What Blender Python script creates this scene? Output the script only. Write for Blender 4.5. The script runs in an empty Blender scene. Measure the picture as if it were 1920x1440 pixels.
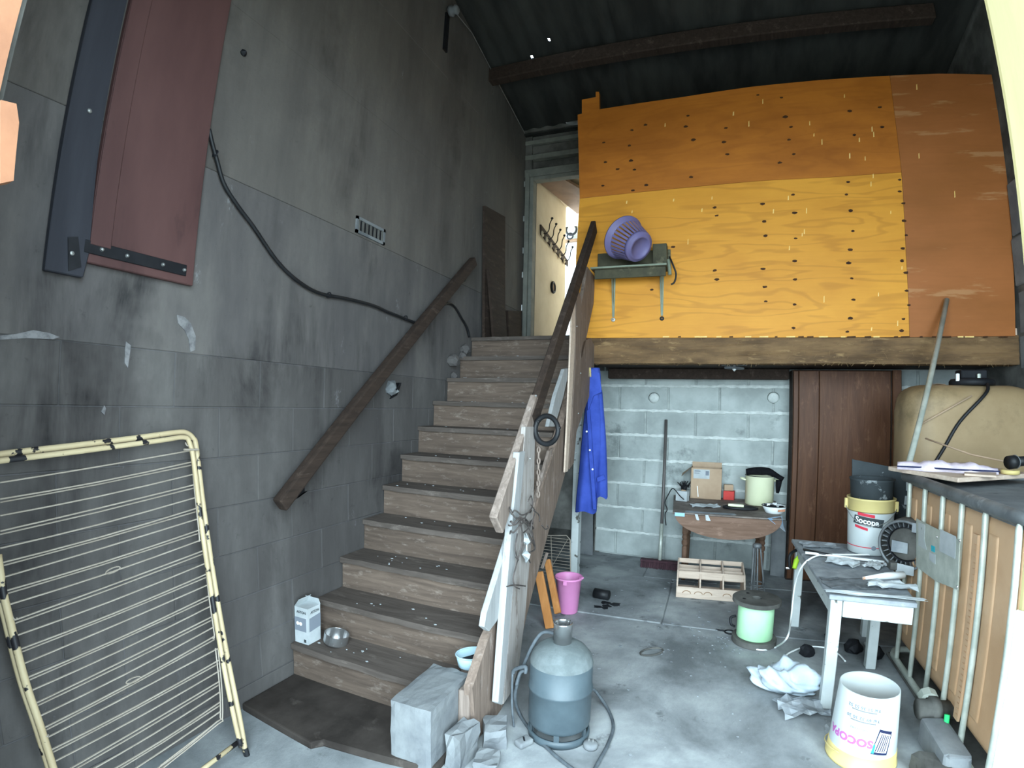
import bpy, bmesh, math, random
from mathutils import Vector, Matrix
R = random.Random(7)
S = bpy.context.scene
COL = S.collection
PI = math.pi

# ---------------------------------------------------------------- camera, sky, exposure
EYE = Vector((0, 0, 1.65))
RIGHT = Vector((0.928796, 0.369769, 0.024680))
UP = Vector((-0.009154, -0.043687, 0.999003))
FWD = Vector((-0.370478, 0.928096, 0.037191))
F, DA, DB = 981.84, -.1414, .0214           # wide phone lens with barrel distortion
cd = bpy.data.cameras.new('camera')
cam = bpy.data.objects.new('camera', cd)
COL.objects.link(cam)
m = Matrix.Identity(4)
for i in range(3):
    m[i][0], m[i][1], m[i][2], m[i][3] = RIGHT[i], UP[i], -FWD[i], EYE[i]
cam.matrix_world = m
cd.type = 'PANO'
cd.sensor_fit = 'HORIZONTAL'
cd.sensor_width, cd.sensor_height = 36, 27
cd.lens = 18.4
cc = cd.cycles if hasattr(cd, 'cycles') and hasattr(cd.cycles, 'panorama_type') else cd
cc.panorama_type = 'FISHEYE_LENS_POLYNOMIAL'
cc.fisheye_fov = PI
cc.fisheye_polynomial_k0 = 0.0
cc.fisheye_polynomial_k1 = -0.05411426149031869
cc.fisheye_polynomial_k2 = -8.307017297912598e-05
cc.fisheye_polynomial_k3 = 3.345582320972721e-05
cc.fisheye_polynomial_k4 = -5.608664442174476e-07
cd.clip_start = .02
S.camera = cam

W0 = bpy.data.worlds.new('sky')
S.world = W0
W0.use_nodes = True
bg = W0.node_tree.nodes['Background']
bg.inputs[0].default_value = (.70, .89, 1.0, 1)     # even, pale overcast sky
bg.inputs[1].default_value = 1.0
S.view_settings.view_transform = 'Standard'
S.view_settings.look = 'None'
S.view_settings.gamma = 1
S.view_settings.use_curve_mapping = False
S.view_settings.exposure = 4.05
S.cycles.use_denoising = True
S.cycles.max_bounces = 10
S.cycles.diffuse_bounces = 6
S.cycles.sample_clamp_indirect = 8
pl_ = bpy.data.lights.new('doorway_daylight', 'AREA')   # portal: samples the sky through the doorway
pl_.shape = 'RECTANGLE'; pl_.size = 3.66; pl_.size_y = 3.5
pl_.cycles.is_portal = True
plo = bpy.data.objects.new('doorway_daylight', pl_)
plo.location = (.59, .3, 1.75); plo.rotation_euler = (PI / 2, 0, 0)
COL.objects.link(plo)

# ---------------------------------------------------------------- helpers
def ray(px, py):
    x, y = (px - 960) / F, (py - 720) / F
    r = math.hypot(x, y)
    th = r * (1 + DA * r * r + DB * r ** 4)
    s = math.sin(th) / r if r > 1e-9 else 1
    return RIGHT * (x * s) - UP * (y * s) + FWD * math.cos(th)

def W(px, py, X=None, Y=None, Z=None, pl=None):
    """where the line of sight of a photo point meets a plane of the room"""
    d = ray(px, py)
    if X is not None: t = X / d.x
    elif Y is not None: t = Y / d.y
    elif Z is not None: t = (Z - EYE.z) / d.z
    else:
        p0, n = pl
        t = (p0 - EYE).dot(n) / d.dot(n)
    return EYE + d * t

def lin(c):
    if isinstance(c, str):
        c = c.lstrip('#'); c = [int(c[i:i + 2], 16) / 255 for i in (0, 2, 4)]
    return tuple((v / 12.92 if v <= .04045 else ((v + .055) / 1.055) ** 2.4) for v in c) + (1,)

def V(*a): return Vector(a if len(a) > 1 else a[0])

class N:
    def __init__(s, name):
        s.m = bpy.data.materials.new(name); s.m.use_nodes = True
        s.t = s.m.node_tree; s.b = s.t.nodes['Principled BSDF']
    def new(s, k, **kw):
        n = s.t.nodes.new('ShaderNode' + k)
        for a, v in kw.items(): setattr(n, a, v)
        return n
    def link(s, a, b): s.t.links.new(a, b)
    def coord(s, stretch=(1, 1, 1), world=False, rot=(0, 0, 0)):
        if world: o = s.new('NewGeometry').outputs['Position']
        else: o = s.new('TexCoord').outputs['Object']
        mp = s.new('Mapping'); mp.inputs['Scale'].default_value = stretch; mp.inputs['Rotation'].default_value = rot
        s.link(o, mp.inputs['Vector']); return mp.outputs[0]
    def noise(s, vec, scale, detail=6, rough=.6, dist=0):
        n = s.new('TexNoise'); n.inputs['Scale'].default_value = scale; n.inputs['Detail'].default_value = detail
        n.inputs['Roughness'].default_value = rough; n.inputs['Distortion'].default_value = dist
        s.link(vec, n.inputs['Vector']); return n.outputs[0]
    def ramp(s, fac, stops):
        r = s.new('ValToRGB'); e = r.color_ramp.elements
        while len(e) < len(stops): e.new(.5)
        for i, (p, c) in enumerate(stops): e[i].position = p; e[i].color = c
        s.link(fac, r.inputs[0]); return r.outputs[0]
    def mix(s, fac, a, b, mode='MIX'):
        x = s.new('Mix', data_type='RGBA', blend_type=mode)
        for sock, v in ((x.inputs[0], fac), (x.inputs[6], a), (x.inputs[7], b)):
            if hasattr(v, 'links'): s.link(v, sock)
            else: sock.default_value = v
        return x.outputs[2]
    def bump(s, h, strength=.3, dist=.01):
        b = s.new('Bump'); b.inputs['Strength'].default_value = strength; b.inputs['Distance'].default_value = dist
        s.link(h, b.inputs['Height']); s.link(b.outputs[0], s.b.inputs['Normal'])
    def rand(s, col, lo=.8, hi=1.15):
        oi = s.new('ObjectInfo'); mr = s.new('MapRange')
        mr.inputs[3].default_value = lo; mr.inputs[4].default_value = hi
        s.link(oi.outputs['Random'], mr.inputs[0])
        g = s.new('CombineColor')
        for i in range(3): s.link(mr.outputs[0], g.inputs[i])
        return s.mix(1.0, col, g.outputs[0], 'MULTIPLY')
    def done(s, col, rough=.8, metal=0.0, spec=.3):
        if hasattr(col, 'links'): s.link(col, s.b.inputs['Base Color'])
        else: s.b.inputs['Base Color'].default_value = col
        s.b.inputs['Roughness'].default_value = rough; s.b.inputs['Metallic'].default_value = metal
        s.b.inputs['Specular IOR Level'].default_value = spec
        return s.m

BW0, BW1 = (0, 0, 0, 1), (1, 1, 1, 1)
def mat(name, c1, c2=None, scale=6, lo=.38, hi=.62, rough=.75, metal=0, spec=.3, stretch=(1, 1, 1), bump=.15, c3=None, s3=3, t3=(.58, .68), st3=None, world=False, rand=None, detail=6, bd=.006):
    n = N(name)
    c1 = lin(c1); c2 = lin(c2) if c2 else tuple(v * .8 for v in c1[:3]) + (1,)
    vec = n.coord(stretch, world)
    no = n.noise(vec, scale, detail)
    col = n.ramp(no, [(lo, c1), (hi, c2)])
    if c3:
        n3 = n.noise(n.coord(st3 or stretch, world), s3, 7, .65)
        col = n.mix(n.ramp(n3, [(t3[0], BW0), (t3[1], BW1)]), col, lin(c3))
    if rand: col = n.rand(col, *rand)
    if bump: n.bump(n.noise(vec, scale * 5, 4), bump, bd)
    return n.done(col, rough, metal, spec)

ORG = {}
def obj(name, bm, material, parent=None, label=None, cat=None, group=None, kind=None, smooth=False, origin=None):
    """link a bmesh (world coordinates) as one mesh object, or a mesh part of parent"""
    if smooth:
        for f in bm.faces: f.smooth = True
    me = bpy.data.meshes.new(name)
    if parent is not None: o0 = ORG[parent.name]
    elif origin is not None: o0 = Vector(origin)
    else:
        vs = [v.co for v in bm.verts]
        o0 = Vector(((min(v.x for v in vs) + max(v.x for v in vs)) / 2, (min(v.y for v in vs) + max(v.y for v in vs)) / 2, min(v.z for v in vs)))
    bmesh.ops.translate(bm, verts=bm.verts, vec=-o0)
    bmesh.ops.recalc_face_normals(bm, faces=bm.faces)
    bm.to_mesh(me); bm.free()
    if isinstance(material, (list, tuple)):
        for x in material: me.materials.append(x)
    else: me.materials.append(material)
    o = bpy.data.objects.new(name, me); COL.objects.link(o)
    if parent is not None: o.parent = parent
    else: o.location = o0
    ORG[o.name] = o0
    tag(o, label, cat, group, kind)
    return o

def tag(o, label=None, cat=None, group=None, kind=None):
    for k, v in (('label', label), ('category', cat), ('group', group), ('kind', kind)):
        if v: o[k] = v
    return o

def thing(name, label, cat, loc, group=None, kind=None):
    o = bpy.data.objects.new(name, None); COL.objects.link(o)
    o.empty_display_size = .05
    o.location = loc; ORG[o.name] = Vector(loc)
    return tag(o, label, cat, group, kind)

def B(): return bmesh.new()
def box(bm, lo, hi, rot=None, jit=0):
    lo, hi = Vector(lo), Vector(hi); c = (lo + hi) / 2
    vs = []
    for z in (lo.z, hi.z):
        for x, y in ((lo.x, lo.y), (hi.x, lo.y), (hi.x, hi.y), (lo.x, hi.y)):
            p = Vector((x, y, z)) + Vector((R.uniform(-jit, jit), R.uniform(-jit, jit), R.uniform(-jit, jit)))
            if rot is not None: p = c + rot @ (p - c)
            vs.append(bm.verts.new(p))
    for f in ((3, 2, 1, 0), (4, 5, 6, 7), (0, 1, 5, 4), (1, 2, 6, 5), (2, 3, 7, 6), (3, 0, 4, 7)):
        bm.faces.new([vs[i] for i in f])
    return bm
def slab(bm, pts, vec):
    vec = Vector(vec)
    a = [bm.verts.new(Vector(p)) for p in pts]; b = [bm.verts.new(Vector(p) + vec) for p in pts]
    n = len(a)
    bm.faces.new(a); bm.faces.new(b[::-1])
    for i in range(n): bm.faces.new([a[i], b[i], b[(i + 1) % n], a[(i + 1) % n]])
    return bm
def beam(bm, p0, p1, w, h, up=(0, 0, 1)):
    p0, p1 = Vector(p0), Vector(p1); d = (p1 - p0).normalized(); up = Vector(up)
    s = d.cross(up).normalized(); u = s.cross(d).normalized()
    q = [p0 + s * (a * w / 2) + u * (b * h / 2) for a, b in ((-1, -1), (1, -1), (1, 1), (-1, 1))]
    return slab(bm, q, p1 - p0)
def catmull(pts, k=6):
    pts = [Vector(p) for p in pts]; out = []
    for i in range(len(pts) - 1):
        a, b, c, d = pts[max(i - 1, 0)], pts[i], pts[i + 1], pts[min(i + 2, len(pts) - 1)]
        for j in range(k):
            t = j / k
            out.append(.5 * ((2 * b) + (c - a) * t + (2 * a - 5 * b + 4 * c - d) * t * t + (3 * b - a - 3 * c + d) * t ** 3))
    return out + [pts[-1]]
def tube(bm, pts, r, n=8, closed=False, rs=None):
    pts = [Vector(p) for p in pts]; L = len(pts); rings = []; prev = None
    for i, p in enumerate(pts):
        d = (pts[(i + 1) % L] - pts[i - 1]) if closed else (pts[min(i + 1, L - 1)] - pts[max(i - 1, 0)])
        d.normalize()
        u = prev - d * prev.dot(d) if prev is not None else d.orthogonal()
        if u.length < 1e-6: u = d.orthogonal()
        u.normalize(); prev = u; w = d.cross(u)
        rr = rs[i] if rs else r
        rings.append([bm.verts.new(p + (u * math.cos(2 * PI * k / n) + w * math.sin(2 * PI * k / n)) * rr) for k in range(n)])
    for i in range(L if closed else L - 1):
        a, b = rings[i], rings[(i + 1) % L]
        for k in range(n): bm.faces.new([a[k], a[(k + 1) % n], b[(k + 1) % n], b[k]])
    if not closed: bm.faces.new(rings[0][::-1]); bm.faces.new(rings[-1])
    return bm
def lathe(bm, prof, c, n=28, axis=(0, 0, 1), sx=1, sy=1, close=False, xdir=None, a0=0, a1=2 * PI):
    """prof: (radius, height) pairs about axis through c"""
    ax = Vector(axis).normalized(); u = Vector(xdir) if xdir else ax.orthogonal()
    u = (u - ax * u.dot(ax)).normalized(); w = ax.cross(u); c = Vector(c); rings = []
    full = abs(a1 - a0 - 2 * PI) < 1e-6
    nn = n if full else n + 1
    for r, h in prof:
        if r < 1e-6: rings.append([bm.verts.new(c + ax * h)])
        else: rings.append([bm.verts.new(c + ax * h + (u * math.cos(a0 + (a1 - a0) * k / n) * sx + w * math.sin(a0 + (a1 - a0) * k / n) * sy) * r) for k in range(nn)])
    seq = list(zip(rings, rings[1:])) + ([(rings[-1], rings[0])] if close else [])
    for a, b in seq:
        for k in range(n):
            k2 = (k + 1) % nn if full else k + 1
            if len(a) == 1 and len(b) == 1: continue
            if len(a) == 1: bm.faces.new([a[0], b[k2], b[k]])
            elif len(b) == 1: bm.faces.new([a[k], a[k2], b[0]])
            else: bm.faces.new([a[k], a[k2], b[k2], b[k]])
    return bm
def torus(bm, c, R0, r, axis=(0, 0, 1), n=28, k=8, sx=1, sy=1, xdir=None):
    ax = Vector(axis).normalized(); u = Vector(xdir) if xdir else ax.orthogonal()
    u = (u - ax * u.dot(ax)).normalized(); w = ax.cross(u); c = Vector(c)
    return tube(bm, [c + (u * math.cos(2 * PI * i / n) * sx + w * math.sin(2 * PI * i / n) * sy) * R0 for i in range(n)], r, k, True)
def bevel(bm, w, seg=2):
    bmesh.ops.bevel(bm, geom=list(bm.edges), offset=w, segments=seg, affect='EDGES', profile=.6)
    return bm
def rough(bm, amt, cuts=0):
    if cuts: bmesh.ops.subdivide_edges(bm, edges=list(bm.edges), cuts=cuts, use_grid_fill=True)
    for v in bm.verts: v.co += Vector((R.uniform(-amt, amt), R.uniform(-amt, amt), R.uniform(-amt, amt)))
    return bm
def sheet(bm, c, sx, sy, ang=0, amp=.004, n=6, tilt=0, t=.0015, seed=0):
    """a crumpled sheet of paper or cloth lying near z"""
    rr = random.Random(seed); c = Vector(c); g = []
    M = Matrix.Rotation(ang, 3, 'Z') @ Matrix.Rotation(tilt, 3, 'X')
    for j in range(n + 1):
        for i in range(n + 1):
            x, y = (i / n - .5) * sx, (j / n - .5) * sy
            if i in (0, n) or j in (0, n): x += rr.uniform(-.03, .03) * sx; y += rr.uniform(-.03, .03) * sy
            g.append(c + M @ Vector((x, y, rr.uniform(0, amp))))
    top = [bm.verts.new(p + Vector((0, 0, t))) for p in g]; bot = [bm.verts.new(p) for p in g]
    k = n + 1
    for j in range(n):
        for i in range(n):
            q = [j * k + i, j * k + i + 1, (j + 1) * k + i + 1, (j + 1) * k + i]
            bm.faces.new([top[a] for a in q]); bm.faces.new([bot[a] for a in q[::-1]])
    edge = [i for i in range(n)] + [j * k + n for j in range(n)] + [n * k + i for i in range(n, 0, -1)] + [j * k for j in range(n, 0, -1)]
    for a, b in zip(edge, edge[1:] + edge[:1]): bm.faces.new([top[a], bot[a], bot[b], top[b]])
    return bm
def textmesh(s, size, bold=.0, align='CENTER', spacing=1.0):
    cu = bpy.data.curves.new('lettering', 'FONT'); cu.body = s; cu.size = size; cu.align_x = align; cu.offset = bold; cu.space_character = spacing
    cu.resolution_u = 3
    o = bpy.data.objects.new('lettering', cu); COL.objects.link(o)
    dg = bpy.context.evaluated_depsgraph_get(); dg.update()
    me = bpy.data.meshes.new_from_object(o.evaluated_get(dg))
    bm = B(); bm.from_mesh(me); bpy.data.objects.remove(o); bpy.data.meshes.remove(me); bpy.data.curves.remove(cu)
    return bm
def wrap(bm, c, r, ang0, z0, axis=(0, 0, 1), flip=False, lift=.0012, slant=0.0):
    """lay flat lettering round an upright cylinder; seen from outside it reads left to right"""
    for v in bm.verts:
        x, y = v.co.x, v.co.y
        if flip: x, y = -x, -y
        a = ang0 + x / r
        v.co = Vector((c[0] + math.cos(a) * (r + lift), c[1] + math.sin(a) * (r + lift), z0 + y + slant * x))
    return bm
def flat(bm, o, u, v):
    u, v, o = Vector(u), Vector(v), Vector(o)
    for w in bm.verts: w.co = o + u * w.co.x + v * w.co.y
    return bm
def copyobj(o, parent=None, loc=None, rot=None, scale=None):
    c = o.copy(); COL.objects.link(c)
    if parent is not None: c.parent = parent
    if loc is not None: c.location = loc
    if rot is not None: c.rotation_euler = rot
    if scale is not None: c.scale = scale
    ORG[c.name] = Vector(c.location)
    return c

# ---------------------------------------------------------------- materials
def streaky(name, c1, c2, c3, world=True, rand=None, s=1.6, bump=.25):
    n = N(name)
    v = n.coord((1, 1, .22), world); v2 = n.coord((1, 1, 1), world)
    a = n.ramp(n.noise(v, 2.6, 8, .65), [(.36, lin(c1)), (.64, lin(c2))])
    st = n.ramp(n.noise(v, s, 7, .68, .4), [(.50, BW0), (.64, BW1)])
    low = n.ramp(n.noise(v2, 1.3, 5, .6), [(.42, BW0), (.60, BW1)])
    a = n.mix(n.mix(1.0, st, low, 'MULTIPLY'), a, lin(c3))
    mot = n.ramp(n.noise(n.coord((1, 1, .6), world), 5.5, 8, .72, .3), [(.40, BW0), (.62, BW1)])
    a = n.mix(n.mix(.42, BW0, mot), a, lin(c2), 'MIX')
    drk = n.ramp(n.noise(v2, 14, 7, .75), [(.62, BW0), (.74, BW1)])
    a = n.mix(n.mix(.5, BW0, drk), a, lin(c3))
    pale = n.ramp(n.noise(n.coord((1, 1, .55), world, (.7, .2, 0)), 4.2, 8, .76), [(.64, BW0), (.70, BW1)])
    a = n.mix(n.mix(.42, BW0, pale), a, lin('#8e8e92'))
    if rand: a = n.rand(a, *rand)
    n.bump(n.noise(v2, 26, 6, .7), bump, .01)
    return n.done(a, .9, 0, .2)

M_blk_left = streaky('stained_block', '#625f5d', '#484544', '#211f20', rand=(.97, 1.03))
M_mortar_left = streaky('dirty_mortar', '#636162', '#514f50', '#2b2a2c')
M_smear = mat('pale_mortar_smear', '#807f80', '#5e5d5f', 22, bump=.4, rough=.95, spec=.1)
M_lift = streaky('poured_concrete', '#6b6661', '#575350', '#3d3937', s=1.2)
M_lift2 = streaky('poured_concrete_low', '#696562', '#504d4d', '#2a292a', s=1.8)
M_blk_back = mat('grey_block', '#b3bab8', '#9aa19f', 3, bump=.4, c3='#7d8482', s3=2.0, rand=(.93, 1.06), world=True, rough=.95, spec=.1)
M_mortar_in = mat('dull_mortar', '#adb3b0', '#949a98', 12, bump=.4, rough=.95, spec=.1)
M_mortar = mat('pale_mortar', '#d6dbd8', '#bfc5c2', 12, bump=.5, rough=.95, spec=.1)
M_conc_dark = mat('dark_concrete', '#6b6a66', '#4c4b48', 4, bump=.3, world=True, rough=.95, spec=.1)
def floor_mat():
    n = N('dusty_concrete_floor'); v = n.coord((1, 1, 1), True)
    a = n.ramp(n.noise(v, 1.6, 9, .62, .3), [(.34, lin('#666a6c')), (.5, lin('#8b8f91')), (.66, lin('#acb0b0'))])
    d = n.ramp(n.noise(v, 3.4, 8, .7), [(.60, BW0), (.68, BW1)])
    a = n.mix(n.mix(.75, BW0, d), a, lin('#434649'))
    w = n.ramp(n.noise(v, 60, 3, .6), [(.70, BW0), (.74, BW1)])
    a = n.mix(n.mix(.5, BW0, w), a, lin('#c9cbc9'))
    n.bump(n.noise(v, 20, 8, .7), .3, .01)
    return n.done(a, .88, 0, .25)
M_floor = floor_mat()
def plank_mat(name, c1, c2, c3, ax='X', t3=(.56, .70), rand=None, gscale=1.0, rough=.85, s3=5):
    n = N(name); st = {'X': (1.2, 14, 14), 'Y': (14, 1.2, 14), 'Z': (14, 14, 1.2)}[ax]
    v = n.coord(tuple(q * gscale for q in st))
    g = n.noise(v, 2.2, 8, .65, .6)
    a = n.ramp(g, [(.34, lin(c1)), (.66, lin(c2))])
    v3 = n.coord({'X': (1, 3, 3), 'Y': (3, 1, 3), 'Z': (3, 3, 1)}[ax])
    a = n.mix(n.ramp(n.noise(v3, s3, 8, .72), [(t3[0], BW0), (t3[1], BW1)]), a, lin(c3))
    if rand: a = n.rand(a, *rand)
    n.bump(g, .35, .006)
    return n.done(a, rough, 0, .25)
M_tread = plank_mat('worn_dirty_tread', '#5f5650', '#4a423d', '#736962', rand=(.88, 1.1))
M_riser = plank_mat('flaking_riser', '#6d5e53', '#52463e', '#8b7e74', t3=(.55, .72), rand=(.9, 1.1), s3=9)
M_oldwood = plank_mat('weathered_grey_wood', '#93847a', '#6d6058', '#a99d95', 'Z')
M_stringer = plank_mat('weathered_brown_wood', '#877569', '#64564d', '#9b8d84', 'Z')
M_darkwood = plank_mat('dark_stained_wood', '#3c3029', '#2b221d', '#54473f', 'Y')
M_whitewood = plank_mat('white_painted_wood', '#a2a3a3', '#909191', '#7c7670', 'Z', t3=(.62, .72))
M_shade_white = plank_mat('worn_shaded_white_wood', '#a39e9a', '#8b837e', '#766b64', 'Z', t3=(.55, .66))  # post side face: worn white paint with its weaker light greyed in
M_palewood = plank_mat('bare_pale_wood', '#d2bfae', '#bba594', '#c8b6a7', 'X')
M_shade_step = mat('shade_dark_step', '#453f3b', '#332e2b', 4, bump=.3, c3='#57504b', s3=5, world=True, rough=.95, spec=.1)  # step colour darkened to stand in for shade in the corner
M_beam = mat('dirty_rough_timber', '#7d6142', '#57422d', 5, stretch=(.5, 2, 2), bump=.5, c3='#8f7350', s3=9, t3=(.58, .66), bd=.012)
def ply(name, c1, c2, c3, grain, blotch):
    n = N(name)
    v = n.coord((.32, 1, 2.4), True)
    w = n.noise(v, 1.5, 3, .5, .35)
    x = n.new('Math', operation='MULTIPLY'); x.inputs[1].default_value = 58; n.link(w, x.inputs[0])
    f = n.new('Math', operation='SINE'); n.link(x.outputs[0], f.inputs[0])
    f2 = n.new('MapRange'); f2.inputs[1].default_value = -1; f2.inputs[2].default_value = 1; n.link(f.outputs[0], f2.inputs[0])
    line = n.ramp(f2.outputs[0], [(.70, BW0), (1, BW1)])
    a = n.ramp(n.noise(n.coord((.6, 1, 1.4), True), 2.2, 6, .6), [(.36, lin(c1)), (.64, lin(c2))])
    a = n.mix(n.mix(grain, BW0, line), a, lin(c3))
    fine = n.noise(n.coord((1.5, 1, 40), True), 2, 5, .6)
    a = n.mix(n.mix(.25, BW0, fine), a, lin(c3))
    b = n.ramp(n.noise(n.coord((.5, 1, 4.0), True), 2.4, 6, .6), [(.60, BW0), (.64, BW1)])
    a = n.mix(n.mix(blotch, BW0, b), a, lin('#b98a5e'))
    n.bump(fine, .1, .003)
    return n.done(a, .55, 0, .3)
M_ply_up = ply('orange_plywood', '#c07426', '#a45f1c', '#854814', .18, .0)
M_ply_low = ply('golden_plywood', '#e09c34', '#d28e2c', '#a0641a', .34, .0)
M_ply_right = ply('brown_plywood', '#a66434', '#965a2a', '#7f4d24', .10, .55)
M_knot = mat('dark_knot', '#4a2b10', '#301a08', 20, bump=0)
M_fleck = mat('pale_splinter', '#f0cf8a', '#e8c06e', 20, bump=0)
M_roof = mat('fibre_cement', '#3b3c3a', '#2b2c2b', 2, stretch=(2, .5, 1), bump=.1, world=True, rough=.95, spec=.1)
M_black = mat('black_plastic', '#17181a', '#202124', 8, bump=.05, rough=.5)
M_blackcloth = mat('black_cloth', '#121214', '#1c1c20', 40, bump=.4, rough=.95, spec=.1)
M_red_shutter = mat('red_brown_paint', '#573d3b', '#4b3332', 3, stretch=(1, 1, .3), c3='#3d2a2a', s3=5, t3=(.60, .72), bump=.08, rough=.6)
M_blue_plank = mat('slate_blue_plank', '#33343b', '#292a31', 3, stretch=(3, 3, .3), bump=.15)
M_iron = mat('dark_iron', '#26272b', '#1b1c20', 8, rough=.6, metal=.3, bump=.1)
M_bolt = mat('dull_steel', '#a8aaa8', '#8b8d8c', 8, rough=.4, metal=.6, bump=.05)
M_galv = mat('galvanised_steel', '#c3c7bd', '#aab0a6', 10, rough=.45, metal=.25, bump=.05)
M_grey_rail = mat('grey_rail_steel', '#75787a', '#5d6062', 8, rough=.5, metal=.3, bump=.1, c3='#8f9294', s3=6)
def flaking(name, c1, c2, chip, t=(.60, .63), scale=9, rough=.5):
    n = N(name); v = n.coord((1, 1, 1), True)
    a = n.ramp(n.noise(v, 4, 4), [(.4, lin(c1)), (.6, lin(c2))])
    a = n.mix(n.ramp(n.noise(v, scale, 5, .55), [(t[0], BW0), (t[1], BW1)]), a, lin(chip))
    return n.done(a, rough, 0, .4)
M_cream_tube = flaking('flaking_cream_paint', '#bfae8c', '#b2a07f', '#1f1e22', (.57, .59), 13)
M_cream_wire = mat('cream_wire', '#a0968a', '#92887c', 10, bump=0, rough=.5)
M_wall_beige = mat('beige_plaster', '#c6b9a2', '#bcae96', 3, bump=.1, rough=.8)
M_brownboard = mat('brown_board', '#7a604a', '#67503d', 4, bump=.1)
M_doorframe = mat('grey_frame_paint', '#7f8078', '#6c6e68', 6, bump=.1)
M_creamdoor = mat('cream_door_paint', '#7c7250', '#716848', 3, stretch=(3, 3, .4), bump=.1, rough=.55)
M_orangedoor = mat('peeling_salmon_paint', '#8a5f45', '#7c543d', 6, c3='#6a432e', s3=8, bump=.2)
M_steel = mat('shiny_steel', '#c9c9c9', '#b5b5b5', 6, rough=.25, metal=.9, bump=.03)
M_paper = mat('white_paper', '#b9bec0', '#aab0b2', 10, bump=.1)
M_greypaper = mat('dusty_paper', '#989da1', '#7c8287', 9, bump=.2, c3='#b4b9bb', s3=7)
M_card = mat('brown_cardboard', '#b89f86', '#a98f77', 4, bump=.05, rough=.85)
M_conc_block = mat('pale_concrete', '#7e8182', '#6b6e71', 5, bump=.5, c3='#595d60', s3=4, rough=.95, spec=.1)
M_gasbottle = mat('bluegrey_bottle_paint', '#4c585e', '#3f4a50', 4, bump=.1, c3='#323c42', s3=6, t3=(.60, .72), rough=.45, spec=.4)
M_dust = mat('thick_dust', '#6f7677', '#5d6465', 12, bump=.4, rough=1, spec=.05)
M_pink = mat('pink_plastic', '#dd8fc0', '#d485b6', 3, bump=.02, rough=.4)
M_bowl = mat('pale_blue_plastic', '#a6bfc8', '#9cb6c0', 4, bump=.02, rough=.4)
M_blue = mat('blue_cotton', '#4257b0', '#364a9c', 6, bump=.3, rough=.9, spec=.1)
M_enamel = mat('cream_enamel', '#e9ebc9', '#dfe2bd', 3, bump=.01, rough=.25, spec=.5)
M_whiteenamel = mat('white_enamel', '#e8ecec', '#dde2e2', 3, bump=.01, rough=.3)
M_brownboardw = plank_mat('brown_varnished_board', '#63402a', '#4f301e', '#74503a', 'Z', gscale=.6, rough=.5)
M_table = plank_mat('old_table_wood', '#7e6557', '#685143', '#94796a', 'X')
M_leg = mat('dark_turned_wood', '#6d5344', '#57412f', 8, stretch=(3, 3, .6), bump=.1)
M_ibc = mat('amber_plastic', '#c4a07e', '#b18c6a', 2, c3='#a58561', s3=3, bump=.05, rough=.5, world=True)
M_tank = mat('beige_plastic', '#a68f6e', '#957e5e', 2, c3='#7d6b50', s3=2.4, t3=(.56, .7), bump=.05, rough=.5, world=True)
M_pail = mat('white_plastic', '#bfc5c5', '#b8bfbf', 3, bump=.01, rough=.35)
M_yellow = mat('yellow_plastic', '#d3c084', '#cbb778', 3, bump=.01, rough=.4)
M_green = mat('pale_green_drum', '#b9e7bb', '#abdcae', 3, bump=.05)
M_limegreen = mat('lime_grip', '#b4dc3c', '#a5cf33', 6, bump=.05, rough=.5)
M_purple = mat('purple_plastic', '#736c96', '#676088', 3, bump=.03, rough=.45)
M_shelf = mat('dark_green_grey_paint', '#4d4a39', '#3d3b2e', 8, bump=.2, c3='#67634f', s3=6)
M_bracket = mat('grey_green_bracket', '#8a9180', '#788070', 8, rough=.5, metal=.2, bump=.05)
M_slate = mat('scuffed_slate', '#3d4346', '#33393c', 5, bump=.1, c3='#8a9092', s3=9, t3=(.60, .64))
M_orange = mat('orange_stained_wood', '#c98a52', '#b87a44', 4, stretch=(6, 6, .8), bump=.1)
M_broomred = mat('dark_red_bristles', '#4c3138', '#3a252b', 60, stretch=(1, 1, .1), bump=.6)
M_tin = mat('grey_handle', '#6f6a68', '#5d5856', 6, rough=.5, metal=.3, stretch=(1, 1, .3))
M_whitepeel = flaking('peeling_white_paint', '#c1c6c5', '#b1b7b6', '#55544e', (.62, .66), 12, .7)
M_sootmetal = mat('sooty_sheet', '#74797d', '#4e5357', 9, bump=.2, c3='#8f9498', s3=7)
M_towel = mat('lilac_towel', '#d9cbd6', '#ccbdca', 30, bump=.4, rough=.95)
M_navy = mat('navy_print', '#1f2647', '#1f2647', 4, bump=0)
M_red = mat('red_print', '#d03a4c', '#c83446', 4, bump=0)
M_purpleprint = mat('mauve_print', '#b565a8', '#b565a8', 4, bump=0)
M_darkprint = mat('dark_grey_print', '#3d4346', '#3d4346', 4, bump=0)
M_greyprint = mat('grey_print', '#7b828c', '#7b828c', 4, bump=0)
M_whiteprint = mat('white_print', '#f2f4f4', '#f2f4f4', 4, bump=0)
M_teal = mat('teal_print', '#35a9b8', '#35a9b8', 4, bump=0)
M_gravel = mat('pale_yard_gravel', '#a7a298', '#8f8a80', 8, bump=.3, world=True)

# ---------------------------------------------------------------- shell of the barn
XL, XR, YB = -2.2, 2.47, 5.78
box_ = lambda lo, hi: box(B(), lo, hi)
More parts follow.
